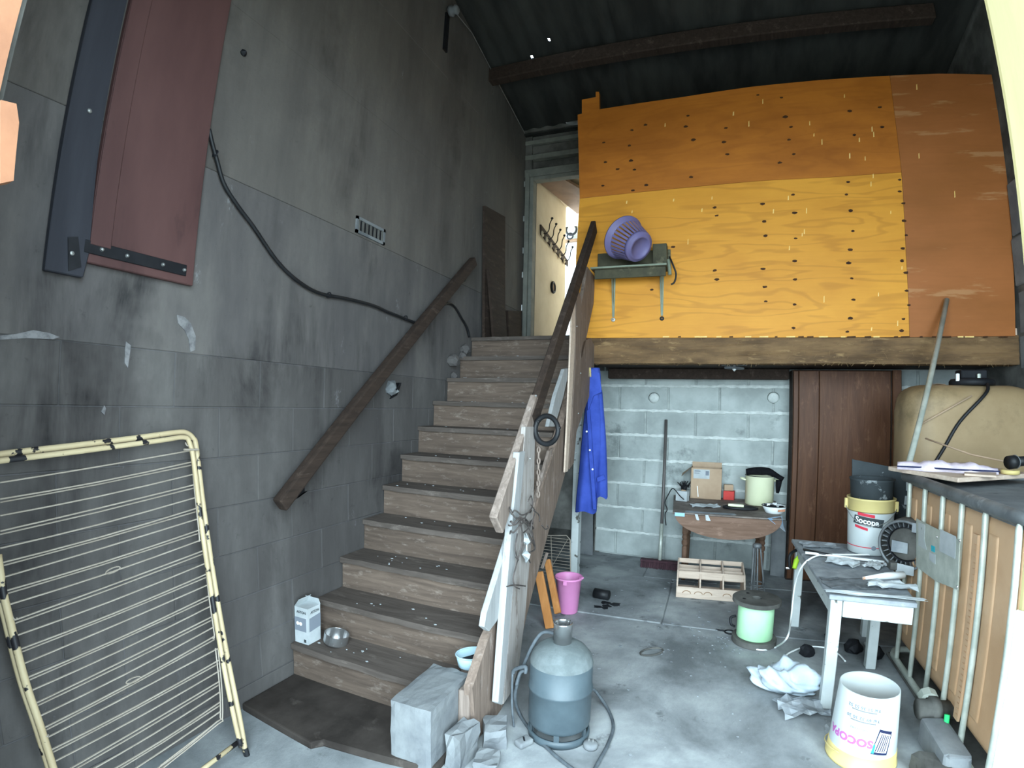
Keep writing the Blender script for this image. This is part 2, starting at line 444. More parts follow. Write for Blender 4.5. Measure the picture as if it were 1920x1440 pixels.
# floor: slabs with open joints
fl = obj('floor', box_((-2.5, .2, -.15), (2.8, 6.6, -.012)), M_floor, kind='structure', label='dusty grey concrete floor of the barn', cat='floor')
for lo, hi in (((-2.45, .25, -.05), (2.7, 3.985, 0)), ((-2.45, 3.995, -.05), (-.33, 5.075, .004)), ((-.322, 3.995, -.05), (2.7, 5.075, 0)), ((-2.45, 5.085, -.05), (-.62, 6.5, -.003)), ((-.612, 5.085, -.05), (2.7, 6.5, .001))):
    obj('floor_slab', bevel(box_(lo, hi), .006, 1), M_floor, fl)
obj('ground', box_((-14, -16, -.22), (14, .25, -.03)), M_gravel, kind='structure', label='pale gravel yard outside the open doorway', cat='ground')

# left wall: block courses below, poured lifts above
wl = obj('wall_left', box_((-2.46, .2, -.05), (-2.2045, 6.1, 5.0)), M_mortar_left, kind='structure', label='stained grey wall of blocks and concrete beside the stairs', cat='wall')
cz = [0, .12, .365, .61, .855, 1.10, 1.345, 1.59, 1.835]
shared = {}
for k in range(8):
    h = cz[k + 1] - cz[k]
    y = .2 - (.25 if k % 2 else 0)
    while y < 6.0:
        key = round(h, 3)
        if key not in shared:
            bm = box(B(), (-.1, .003, .003), (.1, .497, h - .003), jit=.0022); bevel(bm, .003, 1)
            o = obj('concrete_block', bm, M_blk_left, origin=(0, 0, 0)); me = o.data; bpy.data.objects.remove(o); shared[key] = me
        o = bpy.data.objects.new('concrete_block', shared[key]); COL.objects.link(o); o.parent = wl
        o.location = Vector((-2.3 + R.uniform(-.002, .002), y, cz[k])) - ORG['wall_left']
        o.rotation_euler = (0, 0, R.uniform(-.002, .002))
        y += .5
def lift(z0, z1, name='concrete_lift', y1=6.0, mt=None, ztop2=None):
    bm = slab(B(), [(-2.4, .2, z0), (-2.4, y1, z0), (-2.4, y1, ztop2 or z1), (-2.4, .2, z1)], (.2 + R.uniform(-.002, .002), 0, 0)); bevel(bm, .003, 1)
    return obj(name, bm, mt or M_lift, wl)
lift(1.836, 2.7295, mt=M_lift2); lift(2.7305, 3.6475); lift(3.6485, 4.552); lift(4.553, 6.32, ztop2=5.0)

# smears of pale mortar left on the wall face
for pix in ([(0, 629), (30, 626), (62, 619), (92, 624), (112, 632), (100, 636), (50, 634), (0, 637)], [(332, 590), (346, 594), (358, 606), (367, 630), (366, 656), (357, 660), (354, 636), (347, 620), (334, 606)], [(196, 760), (199, 766), (196, 778), (190, 772)], [(236, 640), (246, 648), (240, 690), (234, 680)]):
    obj('mortar_smear', slab(B(), [W(x, y, X=XL + .0045) for x, y in pix], (-.006, 0, 0)), M_smear, wl)
# back wall under the loft
wb = obj('wall_back', box_((-1.25, 5.70, -.05), (2.6, 5.95, 2.1)), M_mortar_in, kind='structure', label='grey concrete block wall with pale mortar under the loft', cat='wall')
YBU = lambda x: 5.70 - .068 * (x - .1) - .01
dirb = Vector((.9977, -.068, 0)); nb = Vector((-.068, -.9977, 0))
for v in wb.data.vertices:
    if v.co.y + ORG['wall_back'].y < 5.8: v.co.y = YBU(v.co.x + ORG['wall_back'].x) + .012 - ORG['wall_back'].y
zc = [0, .267, .535, .803, 1.07, 1.337, 1.605, 1.873, 2.05]
bm = box(B(), (0, -.05, 0), (.515, .05, .246)); bevel(bm, .004, 1)
o = obj('concrete_block', bm, M_blk_back, origin=(0, 0, 0)); blk = o.data; bpy.data.objects.remove(o)
for k in range(8):
    x = -1.25 - (0 if k % 2 else .29)
    while x < 2.4:
        w = .515; x0 = x
        if x < -1.25: w = x + .515 + 1.25; x0 = -1.25
        o = bpy.data.objects.new('concrete_block', blk); COL.objects.link(o); o.parent = wb
        p = Vector((x0, YBU(x0) + .05 + R.uniform(-.002, .002), zc[k] + .01))
        o.location = p - ORG['wall_back']; o.rotation_euler = (0, 0, -.068)
        o.scale = (w / .515, 1, (zc[k + 1] - zc[k] - .02) / .246)
        x += .535
for k in range(1, 8):       # mortar squeezed out of the bed joints
    pts = [Vector((x, YBU(x) - .001, zc[k] + R.uniform(-.003, .003))) for x in [-1.24 + .035 * i for i in range(105)]]
    bm = tube(B(), pts, .014, 6, rs=[R.uniform(.011, .021) for _ in pts])
    for v in bm.verts: v.co.y = YBU(v.co.x) - .001 + (v.co.y - YBU(v.co.x) + .001) * .45
    obj('mortar_joint', bm, M_mortar, wb)
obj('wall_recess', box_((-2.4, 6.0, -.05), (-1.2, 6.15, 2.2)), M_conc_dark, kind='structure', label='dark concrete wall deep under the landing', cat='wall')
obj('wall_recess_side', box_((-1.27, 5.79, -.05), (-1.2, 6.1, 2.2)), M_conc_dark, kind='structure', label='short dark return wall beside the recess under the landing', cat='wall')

# back wall above the landing, with the door opening
DX0, DX1, DZ = -2.115, -1.18, 4.43
wu = obj('wall_upper', box_((DX1, YB, 2.0), (2.7, YB + .2, 5.1)), M_conc_dark, kind='structure', label='dark concrete wall behind the loft with the house door', cat='wall')
obj('wall_upper_left', box_((-2.4, YB, 2.0), (DX0, YB + .2, 5.1)), M_conc_dark, kind='structure', label='narrow strip of dark wall left of the house door', cat='wall')
for z0, z1, d in ((4.43, 4.53, -.02), (4.535, 4.66, .06), (4.665, 4.73, -.01), (4.735, 4.86, .03), (4.865, 4.92, -.015), (4.925, 5.1, .02)):
    obj('lintel_course', bevel(box_((DX0 - .09, YB + d, z0), (DX1 + .05, YB + .19, z1)), .006, 1), M_doorframe if d < 0 else M_conc_dark, wu)
bm = box(B(), (DX0 - .075, YB - .03, 2.265), (DX0 - .02, YB + .12, DZ + .06)); box(bm, (DX0 - .02, YB - .01, 2.265), (DX0 + .03, YB + .1, DZ)); box(bm, (DX0 + .03, YB - .01, DZ - .05), (DX1, YB + .1, DZ + .0))
df = obj('door_1', bevel(bm, .006, 1), M_doorframe, kind='structure', label='grey painted frame of the open house door', cat='door frame')
for z in (2.75, 3.15, 3.45, 3.85, 4.3): obj('hinge', lathe(B(), [(0, 0), (.012, 0), (.012, .07), (0, .07)], (DX0 - .08, YB - .032, z), 8), M_bolt, df)

# hallway behind the door
obj('wall_hall_left', box_((-2.35, YB + .2, 2.2), (-2.13, 7.36, 4.8)), M_wall_beige, kind='structure', label='beige plaster wall of the lit hallway', cat='wall')
obj('wall_hall_far', box_((-2.5, 8.3, 2.2), (-.6, 8.45, 4.8)), M_paper, kind='structure', label='far pale wall at the end of the hallway', cat='wall')
obj('wall_hall_right', box_((-1.2, YB + .2, 2.2), (-1.08, 8.3, 4.8)), M_wall_beige, kind='structure', label='right side wall of the lit hallway', cat='wall')
obj('floor_hall', box_((-2.5, YB, 2.15), (-1.0, 8.4, 2.264)), M_brownboard, kind='structure', label='hallway floor behind the house door', cat='floor')
obj('ceiling_hall', box_((-2.5, YB + .2, 4.62), (-1.0, 8.4, 4.74)), M_wall_beige, kind='structure', label='pale hallway ceiling', cat='ceiling')
bm = slab(B(), [W(1006, 338, Y=5.98), W(1057, 336, Y=5.98), (-1.42, 7.6, 4.60), (-2.02, 7.6, 4.60)], (0, 0, .04))
obj('trim_1', bm, M_brownboard, kind='structure', label='brown board sloping under the hallway ceiling', cat='trim')
hl = bpy.data.lights.new('hall_lamp', 'POINT'); hl.color = (1.0, .88, .70); hl.energy = .8; hl.shadow_soft_size = .06
hlo = bpy.data.objects.new('hall_lamp', hl); hlo.location = (-1.62, 7.75, 4.0); COL.objects.link(hlo)

# landing, loft floor, beam
obj('landing', bevel(box_((XL, 4.45, 2.19), (-1.12, 5.8, 2.262)), .006, 1), M_tread, kind='structure', label='dirty wooden landing at the head of the stairs', cat='landing')
obj('floor_loft', box_((-1.1, 4.9, 2.05), (2.6, 5.85, 2.27)), M_darkwood, kind='structure', label='dark underside of the loft floor', cat='floor')
bm = box(B(), (-1.19, 4.735, 2.035), (2.47, 4.89, 2.272)); rough(bm, .004, 14)
obj('loft_beam', bm, M_beam, kind='structure', label='rough dirty timber beam carrying the loft', cat='beam')
obj('loft_joist', bevel(box_((-1.1, 5.50, 1.94), (.72, 5.60, 2.045)), .006, 1), M_darkwood, kind='structure', label='dark timber joist under the loft along the back wall', cat='beam')
# plywood front of the loft
YP = 4.72
pw = obj('wall_loft', bevel(box_((-1.19, YP + .02, 2.272), (2.46, YP + .06, 2.33)), .004, 1), M_palewood, kind='structure', label='plywood front of the loft above the beam', cat='partition')
P = lambda x, y, Y=YP: W(x, y, Y=Y)
def panel(pix, mt, Y=YP, t=.018):
    return obj('plywood_panel', slab(B(), [P(x, y, Y) for x, y in pix], (0, t, 0)), mt, pw)
panel([(1083, 215), (1123, 205), (1273, 183), (1407, 163), (1540, 150), (1668, 142), (1679, 230), (1690, 323), (1560, 332), (1423, 339), (1240, 356), (1087, 372)], M_ply_up, YP)
panel([(1087, 372.5), (1240, 356.5), (1423, 339.5), (1560, 332.5), (1690, 323.5), (1698, 470), (1705, 632), (1400, 633), (1078, 634), (1080, 480)], M_ply_low, YP - .005, .02)
panel([(1668.5, 142), (1761, 138), (1869, 140), (1893, 380), (1904, 630), (1705.5, 632), (1698.5, 470), (1690.5, 323), (1679.5, 230)], M_ply_right, YP + .002)
obj('board_end', slab(B(), [P(1091, 213), P(1091, 187), P(1117, 182), P(1117, 172), P(1123, 172), P(1124, 206)], (0, .05, 0)), M_ply_up, pw)
kn = B(); fk = B()
KN = [(1132, 267), (1135, 304), (1130, 348), (1185, 244), (1180, 273), (1183, 301), (1190, 318), (1158, 317), (1187, 357), (1212, 347), (1210, 234), (1290, 217), (1286, 237), (1300, 262), (1296, 332), (1361, 240), (1357, 266), (1364, 289), (1421, 178), (1472, 219), (1483, 238), (1479, 262), (1488, 289), (1462, 305), (1465, 183), (1593, 208), (1602, 253), (1649, 201), (1654, 238),
      (1340, 389), (1344, 404), (1430, 382), (1433, 415), (1435, 442), (1431, 504), (1434, 538), (1436, 565), (1487, 365), (1490, 399), (1492, 447), (1490, 489), (1491, 524), (1490, 571), (1488, 615), (1590, 341), (1587, 365), (1595, 395), (1599, 433), (1594, 468), (1591, 493), (1597, 522), (1600, 562), (1594, 597), (1589, 622), (1687, 337), (1687, 359), (1694, 381), (1695, 414), (1699, 441), (1693, 466), (1691, 489), (1699, 511), (1700, 545), (1704, 572), (1694, 598), (1691, 620), (1340, 507), (1344, 524), (1222, 543), (1262, 463)]
for x, y in KN:
    p = P(x, y, YP - .0065 if y > 372 - (x - 1087) * .08 else YP - .0015); s = R.uniform(.014, .021)
    slab(kn, [p + Vector((math.cos(a) * s * R.uniform(.8, 1.3), 0, math.sin(a) * s * R.uniform(.45, .75))) for a in [i * PI / 4 for i in range(8)]], (0, .002, 0))
for x, y in [(1247, 234), (1404, 232), (1430, 190), (1375, 213), (1583, 180), (1518, 231), (1526, 253), (1541, 266), (1263, 375), (1175, 379), (1185, 397), (1335, 371), (1450, 396), (1478, 371), (1480, 465), (1316, 394), (1504, 440), (1508, 434), (1290, 453), (1512, 395), (1545, 561), (1637, 330), (1633, 345), (1635, 242), (1638, 252), (1611, 262), (1593, 292), (1622, 297), (1670, 398), (1691, 502), (1723, 292), (1790, 364), (1647, 552), (1634, 617), (1683, 606), (1719, 163)]:
    p = P(x, y, YP - .0065 if y > 372 - (x - 1087) * .08 else YP - .0015); h = R.uniform(.012, .032); w = R.uniform(.004, .008)
    slab(fk, [p + Vector((-w, 0, -h)), p + Vector((w * .6, 0, -h * .9)), p + Vector((w, 0, h)), p + Vector((-w * .3, 0, h * .8))], (0, .002, 0))
for i in range(26):
    x = 1250 + i * 25 + R.uniform(-8, 8)
    p = P(x, 631.5, YP - .0065); w = R.uniform(.01, .04)
    slab(kn if R.random() < .5 else fk, [p + Vector((-w, 0, -.005)), p + Vector((w, 0, -.005)), p + Vector((w, 0, .006)), p + Vector((-w, 0, .004))], (0, .002, 0))
obj('knots', kn, M_knot, pw, kind='stuff'); obj('splinters', fk, M_fleck, pw, kind='stuff')
bm = B()
for i in range(240):        # cobweb and splinter fringe along the beam
    x = R.uniform(-1.05, 2.4); z = R.choice([2.04, 2.27, R.uniform(2.05, 2.25)]); L = R.uniform(.01, .04)
    a = R.uniform(-2.6, -.5); p = Vector((x, 4.732, z))
    tube(bm, [p, p + Vector((math.cos(a) * L, -.006, math.sin(a) * L))], .0012, 3)
obj('cobweb_fringe', bm, mat('dusty_cobweb', '#8d7453', '#77603f', 10, bump=0), kind='stuff', label='fringe of dusty cobwebs and splinters along the loft beam', cat='cobweb')

# right wall
bm = box(B(), (XR, 1.3, -.05), (XR + .2, 6.0, 6.1)); rough(bm, .004, 3)
wr = obj('wall_right', bm, M_conc_dark, kind='structure', label='rough grey concrete wall at the right end of the loft', cat='wall')
for z0, z1, d in ((2.28, 2.62, .01), (2.66, 3.05, .03), (3.08, 3.52, .02), (2.0, 2.26, .012)):
    bm = box(B(), (XR - d, 4.35, z0), (XR + .1, 4.71, z1), jit=.006); bevel(bm, .01, 1); rough(bm, .003)
    obj('concrete_block', bm, M_conc_block, wr)
# front wall with the doorway where the photographer stands
bm = box(B(), (-2.46, .2, -.05), (-1.24, .36, 6.6)); box(bm, (2.42, .2, -.05), (2.7, .36, 6.6)); box(bm, (-1.24, .2, 3.5), (2.42, .36, 6.6))
obj('wall_front', bm, M_conc_dark, kind='structure', label='front wall around the open doorway', cat='wall')
obj('wall_right_front', box_((XR, .2, -.05), (XR + .2, 1.3, 6.6)), M_conc_dark, kind='structure', label='right wall nearest the doorway', cat='wall')
bm = slab(B(), [(-1.24, .20, 0), (-1.24, .20, 3.5), (-1.2, .20, 3.5), (-1.2, .20, 0)], (0, .14, 0))
slab(bm, [W(-10, 350, X=-1.19), W(14, 345, X=-1.19), W(24, 238, X=-1.19), W(19, 203, X=-1.19), W(-10, 196, X=-1.19)], (.03, 0, 0))
obj('trim_2', bm, M_orangedoor, kind='structure', label='peeling salmon coloured timber jamb at the doorway', cat='door jamb')
ea = math.radians(28.15); e0 = Vector((math.sin(ea) * 1.12, math.cos(ea) * 1.12, 0)); e1 = e0 + Vector((.42, -.40, 0))
dv = (e1 - e0).normalized(); nv = Vector((-dv.y, dv.x, 0))
d2 = obj('door_2', bevel(slab(B(), [e0 + Vector((0, 0, .04)), e1 + Vector((0, 0, .04)), e1 + Vector((0, 0, 3.0)), e0 + Vector((0, 0, 3.0))], nv * .045), .006, 2), M_creamdoor, kind='structure', label='cream painted door leaf swung inward at the doorway, made narrow to pass daylight', cat='door')  # leaf width shortened so daylight passes on its right
obj('lit_lower_sheet', slab(B(), [e0 + V(-.002, -.002, .05), e1 + V(0, 0, .05), e1 + V(0, 0, 1.32), e0 + V(-.002, -.002, 1.32)], -nv * .006), M_paper, d2, label='pale sheet for daylight on the lower leaf')  # added pale sheet: whitish daylight on the lower leaf put in as colour

# roof: sloping corrugated sheets on a purlin
ZR = lambda y: 5.02 + .22 * (YB - y)
rf = obj('ceiling', box_((-2.4, 5.72, 4.98), (2.7, 5.86, 5.10)), M_roof, kind='structure', label='dark corrugated fibre cement roof over the loft', cat='roof')
holes = [W(997, 108, pl=(Vector((0, YB, 5.02)), Vector((0, .22, 1)))), W(1031, 77, pl=(Vector((0, YB, 5.02)), Vector((0, .22, 1))))]
for s in range(6):
    x0 = -2.62 + s * .9; x1 = x0 + .97; lift_ = (s % 2) * .02 + R.uniform(0, .006)
    bm = B(); ys = sorted([.0, .8, 1.8, 2.8, 3.8, 5.0, 6.0] + [h.y + d for h in holes for d in (-.017, .017)])
    xs = [x0 + (x1 - x0) * i / 44 for i in range(45)]
    g = [[bm.verts.new((x, y, ZR(y) + lift_ + .009 * math.sin(x * 2 * PI / .177))) for x in xs] for y in ys]
    for j in range(len(ys) - 1):
        for i in range(44):
            hole = any(xs[i] <= h.x < xs[i + 1] and abs((ys[j] + ys[j + 1]) / 2 - h.y) < .01 for h in holes)
            if not hole: bm.faces.new([g[j][i], g[j][i + 1], g[j + 1][i + 1], g[j + 1][i]])
    obj('roof_sheet', bm, M_roof, rf, smooth=True)
bm = box(B(), (-2.3, 4.62, ZR(4.7) - .19), (2.05, 4.74, ZR(4.7) - .035)); bevel(bm, .01, 1)
obj('roof_purlin', bm, M_darkwood, kind='structure', label='dark timber purlin under the roof sheets', cat='beam')
obj('wall_gable', box_((-2.4, 5.70, 5.0), (2.7, 5.9, 5.06)), M_conc_dark, kind='structure', label='top course of the back wall under the roof', cat='wall')

# ---------------------------------------------------------------- staircase
XS = lambda y: -1.0 - .08 * (y - 2.3) / 2.4      # plane of the outer stringer
RPL = (Vector((-1.0, 2.3, 0)), Vector((1, .0333, 0)).normalized())
RPn = RPL[1]
Q = lambda x, y, d=0: W(x, y, pl=(RPL[0] + RPn * d, RPn))
st = thing('staircase', 'worn dirty wooden staircase climbing beside the stained left wall', 'staircase', (-1.65, 3.2, 0))
nz = [2.264 - .2026 * k for k in range(11)]; ny = [4.42 - .2257 * k for k in range(11)]
for k in range(11):
    z, y = nz[k], ny[k]
    yb = ny[k - 1] + .03 if k else 4.47
    bm = B(); xr = XS(y) - .055; n = 14
    top = [V(XL + .005 + (xr - XL) * i / n, y + R.uniform(-.006, .006), z) for i in range(n + 1)]
    slab(bm, top + [V(xr, yb, z), V(XL + .005, yb, z)], (0, 0, -.034)); bevel(bm, .004, 1)
    for v in bm.verts:
        if v.co.y < y + .03: v.co.z -= abs(R.gauss(0, .0022)); v.co.x += 0
    obj('tread', bm, M_tread, st)
    zb = nz[k + 1] if k < 10 else .04
    bm = box(B(), (XL + .008, y + .022, zb), (xr, y + .042, z - .033)); rough(bm, .0012, 2)
    obj('riser', bm, M_riser, st)
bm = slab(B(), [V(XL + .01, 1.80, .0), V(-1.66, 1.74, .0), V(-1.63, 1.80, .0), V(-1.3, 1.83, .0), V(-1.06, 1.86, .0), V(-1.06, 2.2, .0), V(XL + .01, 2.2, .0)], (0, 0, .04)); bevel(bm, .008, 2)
obj('bottom_step', bm, M_shade_step, st)
bm = slab(B(), [Q(1094, 640), Q(1108, 634), Q(1115, 650), Q(1113, 720), Q(1082, 806), Q(1058, 894), Q(1025, 1010), Q(1000, 1105), Q(985, 1165), Q(960, 1290), Q(932, 1345), Q(893, 1388), Q(886, 1290), Q(915, 1200), Q(950, 1120), Q(987, 1025), Q(1012, 928), Q(1056, 794)], RPn * -.045)
obj('stringer', bm, M_stringer, st)
bm = slab(B(), [W(838, 640, X=XL + .012), W(872, 640, X=XL + .012), W(560, 1200, X=XL + .012), W(545, 1215, X=XL + .012)], (.02, 0, 0))
bm.free()
# crumbled masonry where the steps meet the wall at the top
for i, (px, py, s) in enumerate(((872, 655, .05), (850, 675, .06), (852, 705, .035), (868, 668, .04))):
    bm = B(); bmesh.ops.create_icosphere(bm, subdivisions=2, radius=s); rough(bm, s * .16)
    bmesh.ops.translate(bm, verts=bm.verts, vec=W(px, py, X=XL + .03))
    obj('mortar_lump', bm, M_lift2, wl)

# ---------------------------------------------------------------- railing of nailed planks
rl = thing('stair_railing', 'improvised railing of old nailed planks along the open side of the stairs', 'railing', (-1.0, 3.2, 0))
h0, h1, h2 = Q(1114, 425, .02), Q(998, 782, .02), Q(930, 985, .02)
beam_ = lambda a, b, w, h, up=(0, 0, 1): beam(B(), a, b, w, h, up)
obj('handrail', bevel(beam_(h0, h1 + (h1 - h0) * .02, .045, .12), .006, 1), M_darkwood, rl, label='dark upper handrail plank')
obj('handrail_extension', bevel(beam_(h1 - (h1 - h2) * -.0 + (h1 - h2) * .12 + V(.0, 0, .02), h2 + V(.0, 0, 0), .042, .14), .005, 1), M_oldwood, rl, label='pale grey lower handrail plank')
def rplank(pix, d, t, mt, lab=None, nm='baluster'):
    bm = slab(B(), [Q(x, y, d) for x, y in pix], RPn * -t); bevel(bm, .003, 1)
    return obj(nm, bm, mt, rl, label=lab)
rplank([(1073, 556), (1079, 556), (1078, 640), (1065, 884), (1059, 886), (1068, 700)], .03, .012, M_palewood, 'narrow bare wood baluster')
rplank([(1081, 530), (1090, 560), (1090, 700), (1076, 868), (1068, 880), (1078, 700)], .02, .02, M_stringer)
rplank([(1102, 500), (1116, 520), (1113, 570), (1092, 668), (1083, 690), (1085, 600)], .0, .03, M_stringer, 'wide dark baluster under the shelf')
rplank([(1058, 692), (1068, 690), (1056, 745), (1040, 800), (1028, 800), (1042, 742)], .01, .025, M_whitewood, 'white painted brace', 'brace')
rplank([(1003, 775), (1008, 776), (1004, 880), (996, 960), (984, 985), (985, 850)], .015, .03, M_oldwood)
rplank([(974, 848), (985, 846), (971, 985), (957, 1160), (950, 1240), (942, 1322), (934, 1318), (946, 1160), (960, 985)], .055, .035, M_whitewood, 'bright white painted edge of the post', 'post_edge')
rplank([(985, 800), (1004, 800), (999, 985), (984, 1160), (973, 1250), (958, 1300), (944, 1321), (951, 1240), (958, 1160), (972, 985)], .045, .025, M_shade_white, 'worn white post face, greyed for shade', 'post')
rplank([(962, 985), (972, 1000), (955, 1080), (932, 1165), (918, 1184), (908, 1176), (912, 1150)], .02, .03, M_whitewood, 'pale plank sloping down to the treads', 'brace')
rplank([(1030, 845), (1046, 835), (1030, 905), (1000, 990), (992, 985)], -.01, .02, M_oldwood)
bm = B()
for x, y in ((1088, 700), (1084, 775), (1081, 612), (1008, 812), (993, 860), (1079, 850), (1004, 742)):
    lathe(bm, [(0, 0), (.006, 0), (.005, .006), (0, .008)], Q(x, y, .06), 8, RPn)
obj('nail_heads', bm, M_bolt, rl, kind='stuff')

# things hanging on the railing
c = Q(1025, 806, .10)
rax = Vector((.80, -.60, .05)).normalized(); rsd = rax.cross(Vector((0, 0, 1))).normalized()
bm = torus(B(), c, .080, .0155, rax, 32, 8)
for a in (0.6, 3.0, 4.4): lathe(bm, [(0, -.018), (.008, -.018), (.008, .018), (0, .018)], c + rsd * (math.cos(a) * .082) + Vector((0, 0, math.sin(a) * .082)), 8, rax)
tag(obj('rubber_ring', bm, M_black, smooth=True), 'black rubber ring hung on a plank of the stair railing', 'ring')
bm = B(); top = Q(1010, 838, .05); bot = Q(1009, 932, .05); L = 9
for i in range(L):
    p = top.lerp(bot, (i + .5) / L); ax = Vector((1, .2, 0)) if i % 2 else Vector((.3, 1, 0))
    l = (top - bot).length / L
    torus(bm, p, l * .44, .0055, ax, 14, 6, sx=.62, sy=1.25, xdir=ax.cross(Vector((0, 0, 1))))
ch = tag(obj('chain', bm, M_oldwood, smooth=True), 'rusty link chain hanging beside the white post of the railing', 'chain')
# tangle of wire round the white post
bm = B(); rr = random.Random(3)
for t_ in range(5):
    y0 = 958 + t_ * 9; pts = []
    for i in range(17):
        a = i / 16 * 2 * PI
        p = Q(977 + (19 + 3 * t_ % 5) * math.cos(a), y0 + (6 + 9 * math.sin(t_ * 2.1)) * math.sin(a + t_) + rr.uniform(-5, 5), .04 + .045 * math.sin(a))
        pts.append(p)
    tube(bm, catmull(pts, 3), .0042, 5)
for pts in ([(975, 975), (980, 1010), (972, 1045), (968, 1060), (962, 1085), (966, 1100), (974, 1104)], [(990, 985), (1000, 1010), (1003, 1030), (992, 1035)], [(994, 945), (1003, 960), (996, 985), (1000, 1010), (994, 1020)], [(1000, 957), (1010, 965), (1012, 978)], [(950, 1100), (965, 1097), (985, 1099)], [(992, 1000), (1000, 1020), (1002, 1030), (990, 1040), (994, 1055)], [(990, 940), (996, 930), (998, 950), (985, 970), (990, 990), (980, 1000)], [(970, 1000), (966, 1030), (972, 1050), (967, 1045)], [(1016, 985), (1022, 992), (1028, 990), (1026, 985)]):
    tube(bm, catmull([Q(x, y, .072 + rr.uniform(-.004, .01)) for x, y in pts], 5), .0038, 5)
tag(obj('wire_tangle', bm, mat('weathered_wire', '#5d5552', '#3d3836', 20, bump=0), smooth=True), 'tangle of old wire tied round the white post of the railing', 'wire')
bm = B(); rr = random.Random(9)
g = []
for i in range(8):
    g.append([Q(983 + rr.uniform(-3, 3) + 2 * math.sin(i), 1000 + i * 8, .065), Q(979 + 8 * math.sin(i * .9) ** 2 + 6, 1000 + i * 8 + rr.uniform(-3, 3), .09)])
for a, b in zip(g, g[1:]): slab(bm, [a[0], a[1], b[1], b[0]], RPn * .006)
tag(obj('rag', bm, M_paper), 'torn white rag caught in the wire on the railing', 'rag')

# blue work coat
CY = 4.63
ct = thing('work_coat', 'blue cotton work coat hanging from the end of the loft beam', 'coat', tuple(W(1100, 958, Y=CY)))
def drape(rows, dep, folds, seed, ph=0):
    bm = B(); rr = random.Random(seed); n = 40; rings = []
    for j, (y, xa, xb) in enumerate(rows):
        a, b = W(xa, y, Y=CY), W(xb, y, Y=CY); c_ = (a + b) / 2; hw = (b - a).length / 2; d = dep * (.5 + .5 * j / len(rows))
        ring = []
        for k in range(n):
            t = 2 * PI * k / n
            f = 1 + .10 * math.sin(folds * t + ph + j * .12) * (j / len(rows))
            ring.append(bm.verts.new(c_ + Vector((math.cos(t) * hw * (1 + .02 * math.sin(7 * t)), math.sin(t) * d * f - .0, rr.uniform(-.002, .002) + (.012 * math.sin(3 * t) if j == len(rows) - 1 else 0)))))
        rings.append(ring)
    for a, b in zip(rings, rings[1:]):
        for k in range(n): bm.faces.new([a[k], a[(k + 1) % n], b[(k + 1) % n], b[k]])
    bm.faces.new(rings[0][::-1])
    bmesh.ops.subdivide_edges(bm, edges=[e for e in bm.edges if len(e.link_faces) == 2], cuts=1, use_grid_fill=True, smooth=.3)
    return bm
obj('coat_body', drape([(690, 1108, 1124), (705, 1103, 1126), (740, 1100, 1126), (780, 1095, 1130), (830, 1090, 1132), (880, 1086, 1125), (930, 1081, 1120), (958, 1079, 1118)], .10, 6, 1), M_blue, ct, smooth=True)
obj('sleeve', drape([(732, 1117, 1129), (770, 1118, 1132), (820, 1120, 1136), (870, 1119, 1138), (932, 1118, 1139)], .055, 4, 5, 1), M_blue, ct, smooth=True)
obj('collar', slab(B(), [W(1106, 690, Y=CY - .07), W(1124, 700, Y=CY - .06), W(1128, 735, Y=CY - .07), W(1113, 742, Y=CY - .09), W(1102, 772, Y=CY - .09), W(1101, 720, Y=CY - .08)], (0, .012, 0)), M_blue, ct)
obj('front_placket', slab(B(), [W(1100, 770, Y=CY - .098), W(1106, 768, Y=CY - .098), W(1112, 860, Y=CY - .115), W(1118, 955, Y=CY - .122), W(1112, 955, Y=CY - .122), W(1105, 860, Y=CY - .115)], (0, .01, 0)), M_blue, ct)
obj('cuff', slab(B(), [W(1119, 896, Y=CY - .075), W(1132, 890, Y=CY - .075), W(1135, 898, Y=CY - .075), W(1120, 904, Y=CY - .075)], (0, .01, 0)), M_blue, ct)
for x, y in ((1100, 809), (1106, 844), (1111, 880)):
    obj('button', lathe(B(), [(0, .004), (.008, .003), (.009, 0), (0, 0)], W(x, y, Y=CY - .122), 12, (0, -1, 0)), M_whiteprint, ct)
a = W(1106, 700, Y=CY - .11)
cp = thing('clothes_peg', 'yellow clothes peg clipped to the collar of the blue coat', 'peg', tuple(a))
for s in (-1, 1): obj('jaw', beam_(a + V(s * .008, 0, -.03), a + V(s * .004, 0, .05), .007, .012, (0, 1, 0)), M_yellow, cp)
obj('spring', torus(B(), a + V(0, 0, .005), .009, .002, (0, 1, 0), 14, 5), M_steel, cp)

# ---------------------------------------------------------------- left wall things
wx = lambda x, y, d=.02: W(x, y, X=XL + d)
# red brown shutter panel and its slate plank
y0, y1 = wx(162, 478).y, wx(358, 545).y
zb = wx(262, 515).z
sp = thing('shutter', 'tall red brown painted shutter panel fixed high on the left wall', 'shutter', (XL + .02, (y0 + y1) / 2, zb))
obj('panel', bevel(box_((XL + .004, y0, zb), (XL + .034, y1, 4.4)), .004, 1), M_red_shutter, sp)
obj('side_rail', bevel(box_((XL + .034, y0, zb + .07), (XL + .044, y0 + .085, 4.4)), .003, 1), M_red_shutter, sp)
obj('bottom_strap', bevel(box_((XL + .034, y0 - .02, zb + .035), (XL + .042, y1 - .045, zb + .085)), .002, 1), M_iron, sp, label='black iron strap across the foot')
for f in (.1, .32, .66, .88): obj('bolt', lathe(B(), [(0, .01), (.006, .008), (.009, 0), (0, 0)], (XL + .042, y0 + (y1 - y0) * f, zb + .06), 8, (1, 0, 0)), M_bolt, sp)
